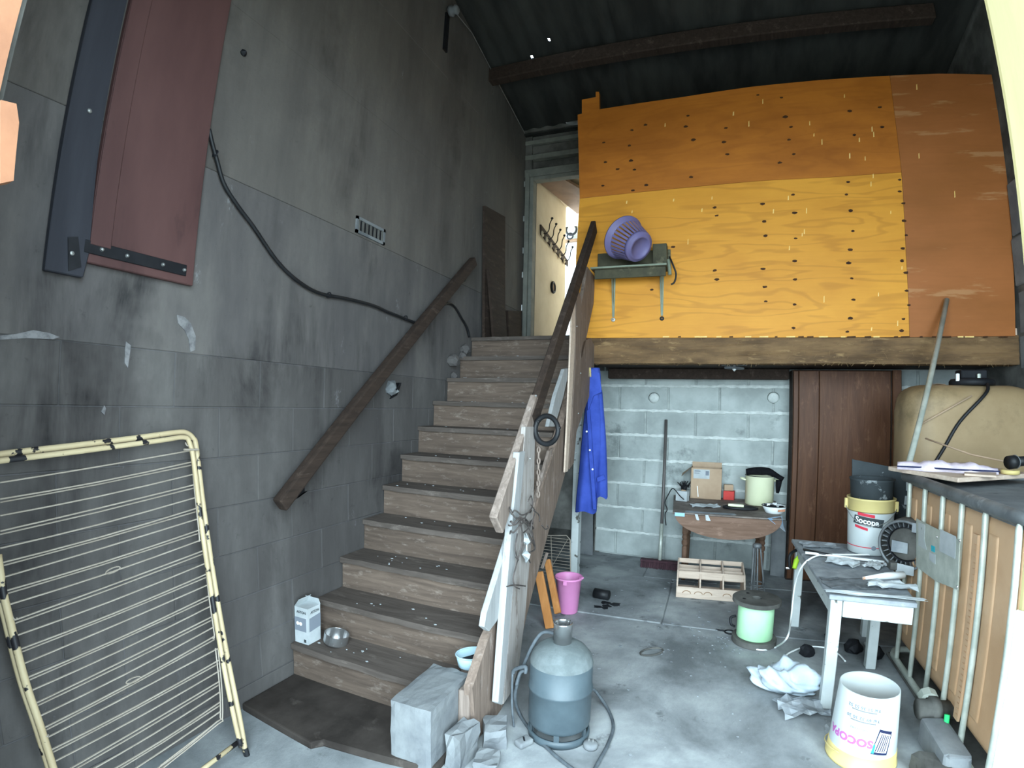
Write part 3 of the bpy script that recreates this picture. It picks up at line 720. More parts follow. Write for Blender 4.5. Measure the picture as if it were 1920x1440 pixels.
bm = slab(B(), [wx(78, 508, .01), wx(150, 522, .01), wx(163, 470, .01), wx(180, 267, .01), V(XL + .01, wx(180, 267).y, 4.4), V(XL + .01, wx(110, 277).y, 4.4), wx(110, 277, .01)], (.03, 0, 0)); bevel(bm, .004, 1)
pk = obj('plank', bm, M_blue_plank); tag(pk, 'dark slate blue plank upright on the left wall beside the shutter', 'plank')
obj('dark_patch_plate', slab(B(), [wx(127, 445, .042), wx(146, 444, .042), wx(152, 500, .042), wx(128, 508, .042)], (.004, 0, 0)), M_iron, pk)
for x, y in ((135, 475), (168, 208)): obj('screw_head', lathe(B(), [(0, .006), (.008, .004), (.01, 0), (0, 0)], wx(x, y, .044), 8, (1, 0, 0)), M_bolt, pk)
obj('spike', lathe(B(), [(0, 0), (.016, 0), (.02, .01), (.012, .02), (0, .03)], wx(455, 100, .0), 8, (1, 0, 0)), M_iron, wl)
# cable
bm = tube(B(), catmull([wx(x, y, .024) for x, y in ((392, 242), (398, 268), (408, 305), (420, 345), (445, 385), (475, 425), (520, 490), (560, 528), (600, 550), (650, 560), (700, 573), (735, 588), (790, 606), (815, 585), (838, 569), (852, 574), (866, 597), (876, 615), (880, 632))], 5), .0105, 8)
cbl = tag(obj('cable', bm, M_black, smooth=True), 'thick black cable sagging across the left wall to the stair head', 'cable')
for x, y in ((616, 553), (404, 288), (760, 596)): obj('cable_clip', torus(B(), wx(x, y, .026), .017, .004, (0, 1, -.3), 12, 5), M_iron, cbl)
# air vent
va, vb, vc, vd = wx(672, 396), wx(724, 438), wx(724, 461), wx(670, 434)
vy0, vy1, vz0, vz1 = va.y, vb.y, (vc.z + vd.z) / 2, (va.z + vb.z) / 2
vt = thing('air_vent', 'small rectangular air vent with a pale frame in the left wall', 'vent', (XL, (vy0 + vy1) / 2, vz0))
bm = B()
for lo, hi in (((vy0, vz0), (vy1, vz0 + .02)), ((vy0, vz1 - .02), (vy1, vz1)), ((vy0, vz0), (vy0 + .02, vz1)), ((vy1 - .02, vz0), (vy1, vz1))): box(bm, (XL - .002, lo[0], lo[1]), (XL + .014, hi[0], hi[1]))
obj('frame', bm, M_conc_block, vt)
obj('backing', box_((XL, vy0 + .01, vz0 + .01), (XL + .002, vy1 - .01, vz1 - .01)), M_iron, vt)
for i in range(7):
    y = vy0 + .03 + (vy1 - vy0 - .06) * i / 6; obj('slat', box_((XL + .002, y - .005, vz0 + .015), (XL + .012, y + .009, vz1 - .015)), M_conc_dark, vt)
# wall handrail
wh = thing('wall_handrail', 'dark square timber handrail fixed along the left wall', 'handrail', tuple(wx(705, 715, .08)))
obj('rail', bevel(beam(B(), W(888, 490, X=XL + .09), W(524, 948, X=XL + .09), .06, .085), .012, 2), M_darkwood, wh)
for x, y in ((868, 514), (735, 725), (560, 905)):
    p = wx(x, y, .0); obj('wall_bracket', slab(B(), [p + V(0, -.03, -.09), p + V(0, .05, -.06), p + V(0, .05, .03), p + V(.07, .0, .03), p + V(.07, -.03, .0)], (0, .02, 0)), M_iron, wh)
bm = B(); bmesh.ops.create_icosphere(bm, subdivisions=2, radius=.055); rough(bm, .012); bmesh.ops.translate(bm, verts=bm.verts, vec=wx(733, 728, .005)); obj('mortar_lump', bm, M_conc_block, wl)
# planks leaning at the stair head
bm = slab(B(), [V(XL + .03, 4.62, 2.265), V(XL + .03, 5.14, 2.265), wx(943, 407, .012), wx(905, 386, .012)], (.028, 0, 0))
tag(obj('plank', bm, M_darkwood), 'tall dark plank leaning on the left wall near the house door', 'plank')
bm = slab(B(), [V(XL + .10, 4.70, 2.265), V(XL + .10, 5.04, 2.265), wx(941, 545, .05), wx(912, 505, .05)], (.028, 0, 0))
tag(obj('plank', bm, M_darkwood), 'shorter plain plank leaning in front of the tall dark one', 'plank')
bm = slab(B(), [V(XL + .03, 5.22, 2.265), V(XL + .03, 5.62, 2.265), V(XL + .01, 5.62, 2.72), V(XL + .01, 5.22, 2.66)], (.04, 0, 0))
tag(obj('board', bm, M_darkwood), 'low dark board leaning on the wall beside the door frame', 'board')
p = W(976, 463, Y=YB - .03)
ls = thing('light_switch', 'small white switch on the wall left of the house door', 'switch', tuple(p))
obj('switch_body', bevel(box_(p + V(-.025, -.02, -.05), p + V(.025, .02, .05)), .006, 2), M_paper, ls); obj('rocker', box_(p + V(-.012, -.027, -.02), p + V(.012, -.02, .02)), M_whiteprint, ls)
# insulator high on the wall
p = wx(843, 22, .03)
ins = thing('insulator', 'pale wire insulator near the top of the left wall', 'insulator', tuple(p))
obj('knob', lathe(B(), [(0, 0), (.05, 0), (.055, .03), (.035, .05), (.05, .07), (.03, .09), (0, .09)], p, 14, (1, 0, 0)), M_conc_block, ins, smooth=True)
obj('wire', tube(B(), [p + V(.05, 0, -.01), wx(885, 62, .03), wx(940, 167, .02), wx(984, 250, .02)], .004, 5), M_bolt, ins)
obj('stem', box_(p + V(-.03, -.03, -.42), p + V(-.012, .03, -.02)), M_iron, ins)

# hallway things
hx = lambda x, y, d=.0: W(x, y, X=-2.13 + d)
ra, rb = hx(1014, 428), hx(1061, 498)
bm = slab(B(), [hx(1012, 421, .0), hx(1063, 489, .0), hx(1063, 500, .0), hx(1013, 440, .0)], (.02, 0, 0))
cr = thing('coat_rack', 'dark wall rack with curled coat hooks on the hallway wall', 'coat rack', tuple(ra))
obj('back_board', bm, M_darkwood, cr)
for i in range(6):
    t = (i + .6) / 6.3; b0 = hx(1012 + 51 * t, 430 + 64 * t, .02)
    obj('coat_hook', tube(B(), catmull([b0, b0 + V(.05, 0, -.02), b0 + V(.09, 0, .03), b0 + V(.10, 0, .11), b0 + V(.13, 0, .17)], 4), .007, 6), M_iron, cr, smooth=True)
    obj('hook_knob', lathe(B(), [(0, -.018), (.014, -.01), (.018, 0), (.014, .01), (0, .018)], b0 + V(.13, 0, .18), 10), M_iron, cr, smooth=True)
    obj('rosette', lathe(B(), [(0, .02), (.03, .015), (.045, 0), (0, 0)], b0 + V(0, 0, -.02), 12, (1, 0, 0)), M_wall_beige, cr, smooth=True)
p = hx(1036, 539, .005)
wo = thing('wall_ornament', 'small round dark ornament on the hallway wall', 'ornament', tuple(p))
obj('rim', torus(B(), p + V(.01, 0, 0), .07, .018, (1, 0, 0), 20, 6), M_iron, wo, smooth=True); obj('face', lathe(B(), [(0, .015), (.06, .01), (.07, 0), (0, 0)], p, 20, (1, 0, 0)), M_brownboard, wo)
pl2 = W(1071, 436, Y=8.22)
bm = B()
pc = thing('hall_fixture', 'small patterned shelf with dark ornaments high in the hallway', 'shelf', tuple(pl2))
obj('bracket_board', box_(pl2 + V(-.12, 0, -.15), pl2 + V(.2, .08, -.11)), M_brownboard, pc)
obj('ornament', torus(B(), pl2 + V(.0, .0, .05), .09, .02, (0, 1, 0), 18, 6), M_iron, pc); obj('ornament', torus(B(), pl2 + V(-.02, .0, -.06), .05, .014, (0, 1, 0), 18, 6), M_iron, pc)

# ---------------------------------------------------------------- clothes drying rack leaning at the left
dr = thing('drying_rack', 'folding clothes drying rack with chipped cream paint leaning on the left wall', 'drying rack', tuple(W(460, 1405, X=-1.93)))
# plane of the rack: leaning from the wall at the top towards the room at the foot
rp0 = Vector((XL + .05, 1.5, 1.45)); foot = W(462, 1408, Z=.02)
upv = (rp0 - Vector((foot.x, 1.5, foot.z))).normalized(); nrm = upv.cross(Vector((0, 1, 0))).normalized()
if nrm.x < 0: nrm = -nrm
D = lambda x, y, d=0: W(x, y, pl=(rp0 + nrm * d, nrm))
fr = [(-60, 862), (0, 852), (120, 838), (250, 822), (330, 811), (350, 812), (362, 822), (368, 840), (380, 940), (400, 1080), (425, 1225), (448, 1340), (460, 1408)]
obj('outer_frame', tube(B(), catmull([D(x, y) for x, y in fr], 4), .0125, 10), M_cream_tube, dr, smooth=True)
fr2 = [(-60, 872), (0, 864), (150, 846), (300, 826), (345, 820), (356, 832), (364, 870), (378, 985), (398, 1120), (420, 1250), (440, 1350), (452, 1400)]
obj('inner_frame', tube(B(), catmull([D(x, y, .02) for x, y in fr2], 4), .011, 10), M_cream_tube, dr, smooth=True)
fr3 = [(-4, 1040), (6, 1110), (20, 1170), (48, 1280), (75, 1360), (100, 1440), (112, 1480)]
obj('side_tube', tube(B(), catmull([D(x, y, .01) for x, y in fr3], 4), .013, 10), M_cream_tube, dr, smooth=True)
obj('side_tube', tube(B(), catmull([D(x - 10, y - 4, -.02) for x, y in fr3], 4), .011, 10), M_cream_tube, dr, smooth=True)
obj('bottom_bar', tube(B(), [D(455, 1385), D(380, 1442), D(330, 1480)], .011, 8), M_cream_tube, dr, smooth=True)
obj('rubber_foot', tube(B(), [D(459, 1402), D(464, 1420)], .014, 8), M_black, dr)
obj('joint_rod', tube(B(), [D(345, 843, .03), D(372, 843, .03)], .005, 6), M_cream_wire, dr); 
# two hinged wire grids: line ends read on the right and left sides
rows = [((0, 905), (368, 843)), ((0, 936), (365, 865)), ((0, 967), (368, 888)), ((0, 996), (364, 909)), ((0, 1028), (370, 932)), ((0, 1056), (372, 952)), ((4, 1083), (374, 972)), ((10, 1108), (376, 993)),
        ((16, 1134), (376, 1013)), ((24, 1164), (385, 1031)), ((30, 1192), (388, 1055)), ((36, 1218), (390, 1075)), ((43, 1245), (391, 1096)), ((50, 1271), (394, 1116)), ((56, 1296), (396, 1136)), ((64, 1320), (398, 1156)), ((72, 1344), (400, 1176)), ((84, 1364), (402, 1193)),
        ((90, 1382), (408, 1216)), ((96, 1406), (410, 1238)), ((102, 1428), (411, 1258)), ((120, 1448), (412, 1277)), ((160, 1450), (413, 1297)), ((200, 1450), (413, 1316)), ((240, 1450), (413, 1334)), ((282, 1450), (408, 1352))]
for i, ((x0, y0_), (x1, y1_)) in enumerate(rows):
    pts = [D(x0 + (x1 - x0) * t, y0_ + (y1_ - y0_) * t + 3.5 * math.sin(PI * t) * (1 if i % 3 else .3), .012) for t in (0, .25, .5, .75, 1)]
    obj('wire', tube(B(), pts, .0033, 5), M_cream_wire, dr)
    if i % 2 == 1:
        pts = [D(x0 + (x1 - x0) * t, y0_ + (y1_ - y0_) * t + 6 + 2 * math.sin(PI * t), -.016) for t in (0, .5, 1)]
        obj('wire', tube(B(), pts, .0033, 5), M_cream_wire, dr)
for pts in ([(358, 843), (368, 950), (374, 1010), (371, 1014)], [(383, 1030), (392, 1120), (402, 1190), (398, 1196)], [(404, 1215), (412, 1290), (413, 1345), (406, 1354), (300, 1436)], [(409, 1217), (416, 1290), (417, 1348), (408, 1358), (296, 1448)]):
    obj('grid_edge', tube(B(), catmull([D(x, y, .012) for x, y in pts], 3), .0032, 5), M_cream_wire, dr)
for (x, y) in ((212, 1069), (250, 1275)):
    obj('link', torus(B(), D(x, y, .015), .03, .0025, nrm, 12, 4, sx=1, sy=.3, xdir=D(x + 10, y - 4) - D(x, y)), M_cream_wire, dr)
for (x, y) in ((348, 830), (24, 1156), (82, 1375)):
    p = D(x, y, .014); obj('hook', tube(B(), catmull([p, D(x + 2, y + 5, .02), D(x + 6, y + 6, .02), D(x + 8, y + 2, .02)], 3), .0028, 5), M_cream_wire, dr)

# ---------------------------------------------------------------- things on the lower steps
sz = .24
c0 = W(567, 1193, Z=sz); c0.x = -2.082; c0.y = 2.175
ya = math.radians(90); ux = Vector((math.cos(ya), math.sin(ya), 0)); uy = Vector((-math.sin(ya), math.cos(ya), 0))
wbx = thing('carton', 'small white printed carton with torn flaps on a lower stair tread', 'carton', tuple(c0 + V(0, .05, 0)))
wd, dp, hh = .105, .10, .215
c0 = c0 + V(0, .02, 0)
C = lambda a, b, z: c0 + ux * a + uy * b + V(0, 0, z)
obj('carton_body', slab(B(), [C(0, 0, .001), C(wd, 0, .001), C(wd, dp, .001), C(0, dp, .001)], (0, 0, hh)), M_paper, wbx)
obj('lid_flap', slab(B(), [C(0, dp, hh), C(wd, dp, hh), C(wd, dp * .7, hh + .04), C(0, dp * .7, hh + .04)], (0, .002, .003)), M_paper, wbx)
obj('lid_flap', slab(B(), [C(wd, 0, hh), C(wd, dp, hh), C(wd * .86, dp, hh + .035), C(wd * .86, 0, hh + .035)], (.002, 0, .003)), M_paper, wbx)
obj('grey_picture', slab(B(), [C(-.0015, .012, .075), C(-.0015, dp, .075), C(-.0015, dp, .155), C(-.0015, .012, .155)], ux * .001), M_greyprint, wbx)
obj('grey_picture', slab(B(), [C(.012, -.0015, .075), C(wd, -.0015, .085), C(wd, -.0015, .165), C(.012, -.0015, .155)], uy * .001), M_greyprint, wbx)
for w_, (o_, u_) in (('ASTON', (C(wd * .54, -.003, .182), ux)), ('ASTON', (C(-.003, dp * .46, .182), -uy))):
    obj('lettering', flat(textmesh(w_, .021, .0006), o_, u_, V(0, 0, 1)), M_darkprint, wbx)
for q in (.30, .62): obj('round_mark', lathe(B(), [(0, .001), (.011, .001), (.011, 0), (0, 0)], C(-.0035, .03 + q * .07, .12), 14, -ux), M_whiteprint, wbx)
obj('barcode', slab(B(), [C(-.002, .014, .012), C(-.002, .03, .012), C(-.002, .03, .03), C(-.002, .014, .03)], ux * .001), M_darkprint, wbx)
p = V(-1.965, 2.30, sz + .008)
pn = thing('tin_pan', 'small shiny round tin tilted on a lower stair tread', 'tin', tuple(p))
axp = Vector((.16, .10, .97)).normalized()
p += V(0, .0, .028)
obj('wall', lathe(B(), [(0, 0), (.066, 0), (.07, .006), (.072, .058), (.069, .058), (.067, .008), (0, .006)], p - axp * .03, 40, axp), M_steel, pn)
obj('rim', torus(B(), p + axp * .028, .071, .0025, axp, 32, 6), M_steel, pn, smooth=True)
# concrete block and bits at the stair foot
bm = box(B(), (-1.285, 1.85, .002), (-1.075, 2.24, .32)); bmesh.ops.subdivide_edges(bm, edges=list(bm.edges), cuts=7, use_grid_fill=True)
for v in bm.verts:
    v.co += Vector((R.uniform(-.0012, .0012), R.uniform(-.0012, .0012), R.uniform(-.0012, .0012)))
for v in bm.verts:
    cnt = (abs(v.co.x + 1.285) < .012 or abs(v.co.x + 1.075) < .012) + (abs(v.co.y - 1.85) < .012 or abs(v.co.y - 2.24) < .012) + (abs(v.co.z - .32) < .012)
    if cnt > 1: v.co += (Vector((-1.19, 2.09, .15)) - v.co).normalized() * R.uniform(.001, .009)
tag(obj('concrete_block', bm, M_conc_block), 'pale chipped concrete block standing at the foot of the stairs', 'block')
bm = box(B(), (-1.072, 2.10, .002), (-1.012, 2.17, .30)); bevel(bm, .006, 1); rough(bm, .002)
tag(obj('timber_stub', bm, M_oldwood), 'short square timber stub upright between the concrete block and the stringer', 'timber')
p = W(884, 1250, Z=.31)
p = Vector((-1.10, 2.315, .315))
bw = thing('plastic_bowl', 'pale blue oval plastic bowl perched behind the concrete block', 'bowl', tuple(p))
obj('bowl_body', lathe(B(), [(0, 0), (.068, 0), (.074, .004), (.088, .066), (.085, .066), (.070, .008), (0, .006)], p, 36, sx=1.0, sy=.78), M_bowl, bw, smooth=True)
obj('rim', torus(B(), p + V(0, 0, .066), .088, .004, (0, 0, 1), 36, 6, sx=1, sy=.78), M_bowl, bw, smooth=True)
obj('brush', slab(B(), [p + V(-.055, -.02, .03), p + V(.05, -.03, .035), p + V(.06, .0, .075), p + V(.04, .005, .07)], (0, .012, .004)), M_iron, bw)
bm = box(B(), (-1.15, 2.29, .002), (-1.055, 2.39, .313)); rough(bm, .003)
tag(obj('wood_offcut', bm, M_oldwood), 'squared grey offcut behind the concrete block carrying the bowl', 'timber')
def chunk(nm, lab, lo, hi, seed, rz, mt=M_conc_block, cat='rubble', **k):
    bm = box(B(), lo, hi, Matrix.Rotation(rz, 3, 'Z')); bmesh.ops.subdivide_edges(bm, edges=list(bm.edges), cuts=2, use_grid_fill=True)
    rr = random.Random(seed); s = (Vector(hi) - Vector(lo)).length * .035
    zmin = min(v.co.z for v in bm.verts)
    for v in bm.verts:
        if v.co.z > zmin + .005: v.co += Vector((rr.uniform(-s, s), rr.uniform(-s, s), rr.uniform(-s, s)))
    return tag(obj(nm, bm, mt), lab, cat, 'broken lumps on the floor')
chunk('rubble_chunk', 'broken concrete chunk leaning under the stringer foot', (-.985, 2.14, .002), (-.87, 2.28, .10), 2, .4)
chunk('rubble_chunk', 'flat pale concrete chunk on the floor in front of the gas bottle', (-.935, 1.96, .002), (-.83, 2.08, .05), 5, .2)
chunk('rubble_chunk', 'long grey concrete sliver against the timber stub', (-1.045, 1.93, .002), (-.965, 2.09, .17), 8, -.1)

# ---------------------------------------------------------------- gas bottle
gx, gy, gr = -.662, 2.405, .155
gb = thing('gas_bottle', 'dusty blue grey gas bottle standing on the floor beside the stringer', 'gas bottle', (gx, gy, 0))
obj('body', lathe(B(), [(0, .05), (.12, .05), (gr - .004, .075), (gr, .09), (gr, .255), (gr + .005, .26), (gr + .005, .27), (gr, .275), (gr, .39), (gr - .012, .43), (gr - .04, .462), (.085, .480), (.045, .488), (0, .49)], (gx, gy, 0), 48), M_gasbottle, gb, smooth=True)
obj('dust_cap', lathe(B(), [(gr + .001, .392), (gr - .010, .432), (gr - .038, .465), (.085, .484), (.045, .4915), (0, .493)], (gx, gy, 0), 48), M_dust, gb, smooth=True, label='thick pale dust on the shoulder')
for a0, a1 in ((0, .9), (1.05, 1.95), (2.1, 3.0), (3.14, 4.05), (4.2, 5.1), (5.25, 6.1)):
    lo = lathe(B(), [(gr - .012, .035), (gr - .003, .035), (gr - .003, .075), (gr - .012, .075)], (gx, gy, 0), 8, close=True, a0=a1, a1=a1 + .17); obj('foot_tab', lo, M_gasbottle, gb)
obj('foot_ring', lathe(B(), [(gr - .012, 0), (gr - .002, 0), (gr + .001, .02), (gr - .002, .04), (gr - .012, .04)], (gx, gy, 0), 48, close=True), M_gasbottle, gb, smooth=True)
for a0, a1 in ((.2, 2.4), (3.0, 5.9)):
    obj('valve_guard', lathe(B(), [(.040, .482), (.046, .482), (.046, .585), (.050, .592), (.044, .594), (.040, .585)], (gx, gy, 0), 20, close=True, a0=a0, a1=a1), M_steel, gb, smooth=True)
obj('valve', lathe(B(), [(0, .485), (.014, .485), (.014, .54), (.02, .545), (.02, .57), (0, .575)], (gx, gy, 0), 14), M_iron, gb, smooth=True)
hose = mat('dusty_rubber_hose', '#5a6166', '#474d52', 20, bump=.2, rough=.8)
F0 = lambda x, y, z=.012: W(x, y, Z=z)
bm = tube(B(), catmull([V(gx - .03, gy + .02, .515), V(gx - .12, gy + .03, .50), V(gx - .185, gy - .0, .36), F0(966, 1300, .15), F0(975, 1340), F0(1000, 1375), F0(1040, 1415), F0(1085, 1450)], 6), .009, 8)
tag(obj('gas_hose', bm, hose, smooth=True), 'grey rubber hose running from the gas bottle across its front', 'hose')
bm = tube(B(), catmull([F0(1112, 1292, .10), F0(1120, 1300, .06), F0(1140, 1330), F0(1150, 1362), F0(1140, 1395), F0(1124, 1425), F0(1105, 1460)], 6), .009, 8)
tag(obj('hose', bm, hose, smooth=True), 'dark hose curving on the floor right of the gas bottle', 'hose')
bm = B()
for k, pts in enumerate(([(962, 1262), (966, 1255), (985, 1250), (985, 1262)], [(968, 1285), (975, 1262), (985, 1258)], [(961, 1262), (960, 1320), (965, 1370), (975, 1385)])):
    tube(bm, catmull([W(x, y, pl=(V(-.99, 2.39, 0), V(-.3, -1, 0).normalized())) for x, y in pts], 6), .010 - .002 * k, 7)
tag(obj('cable_loop', bm, hose, smooth=True), 'loop of grey cable hanging between the stringer and the gas bottle', 'cable')
def plug(nm, lab, px, py, rnd):
    p = F0(px, py, .0); t = thing(nm, lab, 'plug', tuple(p))
    if rnd: obj('plug_body', lathe(B(), [(0, .003), (.034, .003), (.036, .012), (.034, .028), (.020, .032), (0, .032)], p, 22), M_conc_block, t, smooth=True); [obj('pin', lathe(B(), [(0, .03), (.004, .03), (.004, .045), (0, .047)], p + V(d, .004, 0), 8), M_bolt, t) for d in (-.01, .01)]
    else:
        bm = box(B(), p + V(-.028, -.042, .002), p + V(.028, .042, .034), Matrix.Rotation(-.5, 3, 'Z')); bevel(bm, .012, 3); obj('plug_body', bm, M_conc_block, t, smooth=True)
        obj('slot', box(B(), p + V(-.004, -.018, .033), p + V(.004, .018, .0355), Matrix.Rotation(.5, 3, 'Z')), M_iron, t)
plug('socket', 'oblong pale cable socket on the floor left of the gas bottle', 982, 1397, False)
plug('plug', 'round pale electric plug on the floor right of the gas bottle', 1107, 1402, True)

# ---------------------------------------------------------------- under the stairs
bm = box(B(), (-1.265, 4.76, 0), (-1.195, 4.87, 2.03)); bevel(bm, .006, 1); rough(bm, .002)
obj('post', bm, M_whitepeel, kind='structure', label='peeling white wooden post carrying the end of the loft beam', cat='post')
obj('door_panel', bevel(box_((-1.72, 4.80, .46), (-1.272, 4.83, 1.9)), .004, 1), M_conc_dark, kind='structure', label='dirty grey boarding under the stairs left of the white post', cat='boarding')
wr_ = thing('wire_shelf', 'cream wire shelf leaning under the stairs left of the white post', 'wire shelf', (-1.42, 4.70, 0))
g0 = lambda x, y, d=0: W(x, y, Y=4.70 + d)
fr = [g0(1030, 1004), g0(1062, 1004), g0(1069, 1012), g0(1070, 1098), V(-1.62, 4.7, .01), V(-1.62, 4.7, .40)]
obj('frame', tube(B(), fr, .006, 6, True), M_cream_wire, wr_)
for i in range(15):
    y = 1012 + i * 6.0; b = g0(1069, y); obj('rod', tube(B(), [b, V(-1.62, 4.7, b.z)], .003, 5), M_cream_wire, wr_)
obj('cross_rod', tube(B(), [g0(1064, 1012, -.01), g0(1035, 1062, -.01)], .003, 5), M_cream_wire, wr_); obj('cross_rod', tube(B(), [g0(1033, 1004, -.01), g0(1036, 1095, -.01)], .004, 5), M_cream_wire, wr_)
bm = slab(B(), [V(-1.40, 5.62, .12), W(1112, 1022, Y=5.6), W(1111, 850, Y=5.66), V(-1.44, 5.68, 1.2)], (0, .02, 0))
for v in bm.verts: v.co.z -= 0
for v in bm.verts:
    if v.co.z < .2: v.co.z = .003
tag(obj('panel_board', bm, M_conc_block), 'pale grey board standing in the corner behind the blue coat', 'board')
# pink bucket
p = V(-1.06, 3.97, 0); pr_ = .100
pb = thing('bucket', 'pink plastic bucket standing under the stairs', 'bucket', tuple(p))
obj('bucket_body', lathe(B(), [(0, .002), (.075, .002), (.080, .008), (pr_, .275), (.112, .28), (.112, .292), (.106, .295), (.100, .285), (.074, .012), (0, .010)], p, 40), M_pink, pb, smooth=True)
obj('spout', slab(B(), [p + V(.09, -.02, .295), p + V(.122, 0, .298), p + V(.09, .03, .295), p + V(.095, 0, .262)], (0, 0, -.004)), M_pink, pb)
for s in (-1,): obj('handle_ear', bevel(box_(p + V(-.016, -.118, .25), p + V(.016, -.105, .285)), .004, 1), M_pink, pb)
bm = tube(B(), [V(-.93, 4.35, .045), V(-.80, 4.33, .045)], .042, 14)
tag(obj('rubber_tube', bm, M_black, smooth=True), 'short black rubber tube on the floor behind the pink bucket', 'tube')
# orange timber legs and metal bracket leaning on the stringer
def lean(nm, lab, a, b, w, h, mt, cat, up=(0, -1, 0)):
    return tag(obj(nm, bevel(beam(B(), a, b, w, h, up), .004, 1), mt), lab, cat)
lean('wooden_leg', 'orange stained wooden leg leaning beside the pink bucket', W(1031, 1178, Z=.012), W(1010, 1072, Y=3.62), .065, .025, M_orange, 'table leg')
lean('wooden_leg', 'darker orange wooden leg behind the bright one at the pink bucket', W(1046, 1150, Y=3.70), W(1026, 1050, Y=3.90), .05, .03, M_orange, 'table leg')
lean('metal_bracket', 'weathered grey bracket piece leaning on the stringer above the orange leg', W(1016, 1066, Y=3.60), W(1026, 1036, Y=3.66), .022, .02, M_oldwood, 'bracket')

# ---------------------------------------------------------------- broom
ba, bb = V(-.49, 5.405, .075), W(1249, 787, Y=5.71)
hd = thing('broom', 'wide broom with dark red bristles leaning on the block wall', 'broom', (-.49, 5.4, 0))
obj('handle', tube(B(), [ba, bb], .016, 10), M_tin, hd, smooth=True)
obj('ferrule', tube(B(), [ba + V(0, 0, -.005), ba.lerp(bb, .26)], .0185, 10), M_galv, hd, smooth=True)
obj('brush_board', bevel(box_((-.685, 5.37, .062), (-.300, 5.44, .088)), .006, 1), M_broomred, hd)
bm = B()
for i in range(44):
    for j in range(4):
        x = -.678 + i * .0086; y = 5.378 + j * .017
        tube(bm, [V(x, y, .064), V(x + R.uniform(-.006, .006), y - .012 + R.uniform(-.012, .006), R.uniform(.001, .006))], .0042, 4)
obj('bristles', bm, M_broomred, hd, kind='stuff')

# ---------------------------------------------------------------- drop leaf table and what stands on it
TZ = .73
M_dustytop = mat('dusty_table_top', '#857b74', '#665c56', 8, bump=.2, c3='#9a938e', s3=6)
tl, tr = W(1266, 960, Z=TZ), W(1466, 973, Z=TZ); tu = (tr - tl); tw = tu.length; tu.normalize(); tv = V(-tu.y, tu.x, 0)
T = lambda a, b, z=0: tl + tu * a + tv * b + V(0, 0, z)
dt = thing('drop_leaf_table', 'old wooden table with turned legs and a half round hanging leaf', 'table', tuple(T(tw / 2, .2, -TZ)))
TD = .92
obj('tabletop', bevel(slab(B(), [T(-.02, 0), T(tw, 0), T(tw + .04, TD), T(-.09, TD)], (0, 0, -.022)), .003, 1), M_dustytop, dt, label='dusty grey brown table top')
pts = [T(0.0, -.006, -.012)] + [T(tw / 2 + tw / 2 * math.cos(a), -.006 - .05 * math.sin(-a), -.012 + .18 * math.sin(a)) for a in [PI + PI * i / 22 for i in range(23)]] + [T(tw, -.006, -.012)]
obj('hanging_leaf', slab(B(), pts[1:-1], -tv * .018), M_table, dt)
obj('apron', slab(B(), [T(.05, .37, -.022), T(tw - .05, .37, -.022), T(tw - .05, .37, -.12), T(.05, .37, -.12)], tv * .02), M_leg, dt)
for a in (.075, tw - .12):
    for b in (.40, TD - .06):
        c_ = T(a, b, 0); c_.z = 0
        bm = box(B(), c_ + V(-.028, -.028, .47), c_ + V(.028, .028, TZ - .022))
        lathe(bm, [(0, 0), (.018, 0), (.022, .03), (.027, .32), (.020, .335), (.030, .35), (.033, .375), (.022, .395), (.032, .415), (.024, .44), (.030, .455), (.030, .475), (0, .475)], c_, 16)
        obj('leg', bm, M_leg, dt)
# big open cardboard box
p = W(1323, 934, Z=TZ) + V(0, .02, .001); bu = (tu * .99 + tv * -.02).normalized(); bv = V(-bu.y, bu.x, 0)
CB = lambda a, b, z: p + bu * a + bv * b + V(0, 0, z)
cbx = thing('cardboard_box', 'open brown cardboard box with a white label on the drop leaf table', 'box', tuple(p))
w_, d_, h_ = .30, .18, .31
for nm, q in (('front_wall', [CB(-w_ / 2, -d_ / 2, 0), CB(w_ / 2, -d_ / 2, 0), CB(w_ / 2, -d_ / 2, h_), CB(-w_ / 2, -d_ / 2, h_)]), ('back_wall', [CB(-w_ / 2, d_ / 2, 0), CB(w_ / 2, d_ / 2, 0), CB(w_ / 2, d_ / 2, h_), CB(-w_ / 2, d_ / 2, h_)])):
    obj(nm, slab(B(), q, bv * .004), M_card, cbx)
for nm, s in (('side_wall', -1), ('side_wall', 1)): obj(nm, slab(B(), [CB(s * w_ / 2, -d_ / 2, 0), CB(s * w_ / 2, d_ / 2, 0), CB(s * w_ / 2, d_ / 2, h_), CB(s * w_ / 2, -d_ / 2, h_)], bu * .004), M_card, cbx)
obj('base', slab(B(), [CB(-w_ / 2, -d_ / 2, 0), CB(w_ / 2, -d_ / 2, 0), CB(w_ / 2, d_ / 2, 0), CB(-w_ / 2, d_ / 2, 0)], (0, 0, .004)), M_card, cbx)
obj('flap', slab(B(), [CB(-w_ / 2, d_ / 2, h_), CB(w_ / 2, d_ / 2, h_), CB(w_ / 2, d_ / 2 + .01, h_ + .045), CB(-w_ / 2, d_ / 2 + .01, h_ + .045)], bv * .004), M_card, cbx)
obj('flap', slab(B(), [CB(-w_ / 2, -d_ / 2, h_), CB(-w_ / 2, d_ / 2, h_), CB(-w_ / 2 - .10, d_ / 2, h_ - .08), CB(-w_ / 2 - .10, -d_ / 2 + .04, h_ - .10)], (.003, 0, .003)), M_card, cbx)
obj('address_label', slab(B(), [CB(-.125, -d_ / 2 - .001, h_ - .105), CB(.035, -d_ / 2 - .001, h_ - .105), CB(.035, -d_ / 2 - .001, h_ - .012), CB(-.125, -d_ / 2 - .001, h_ - .012)], bv * -.0012), M_paper, cbx)
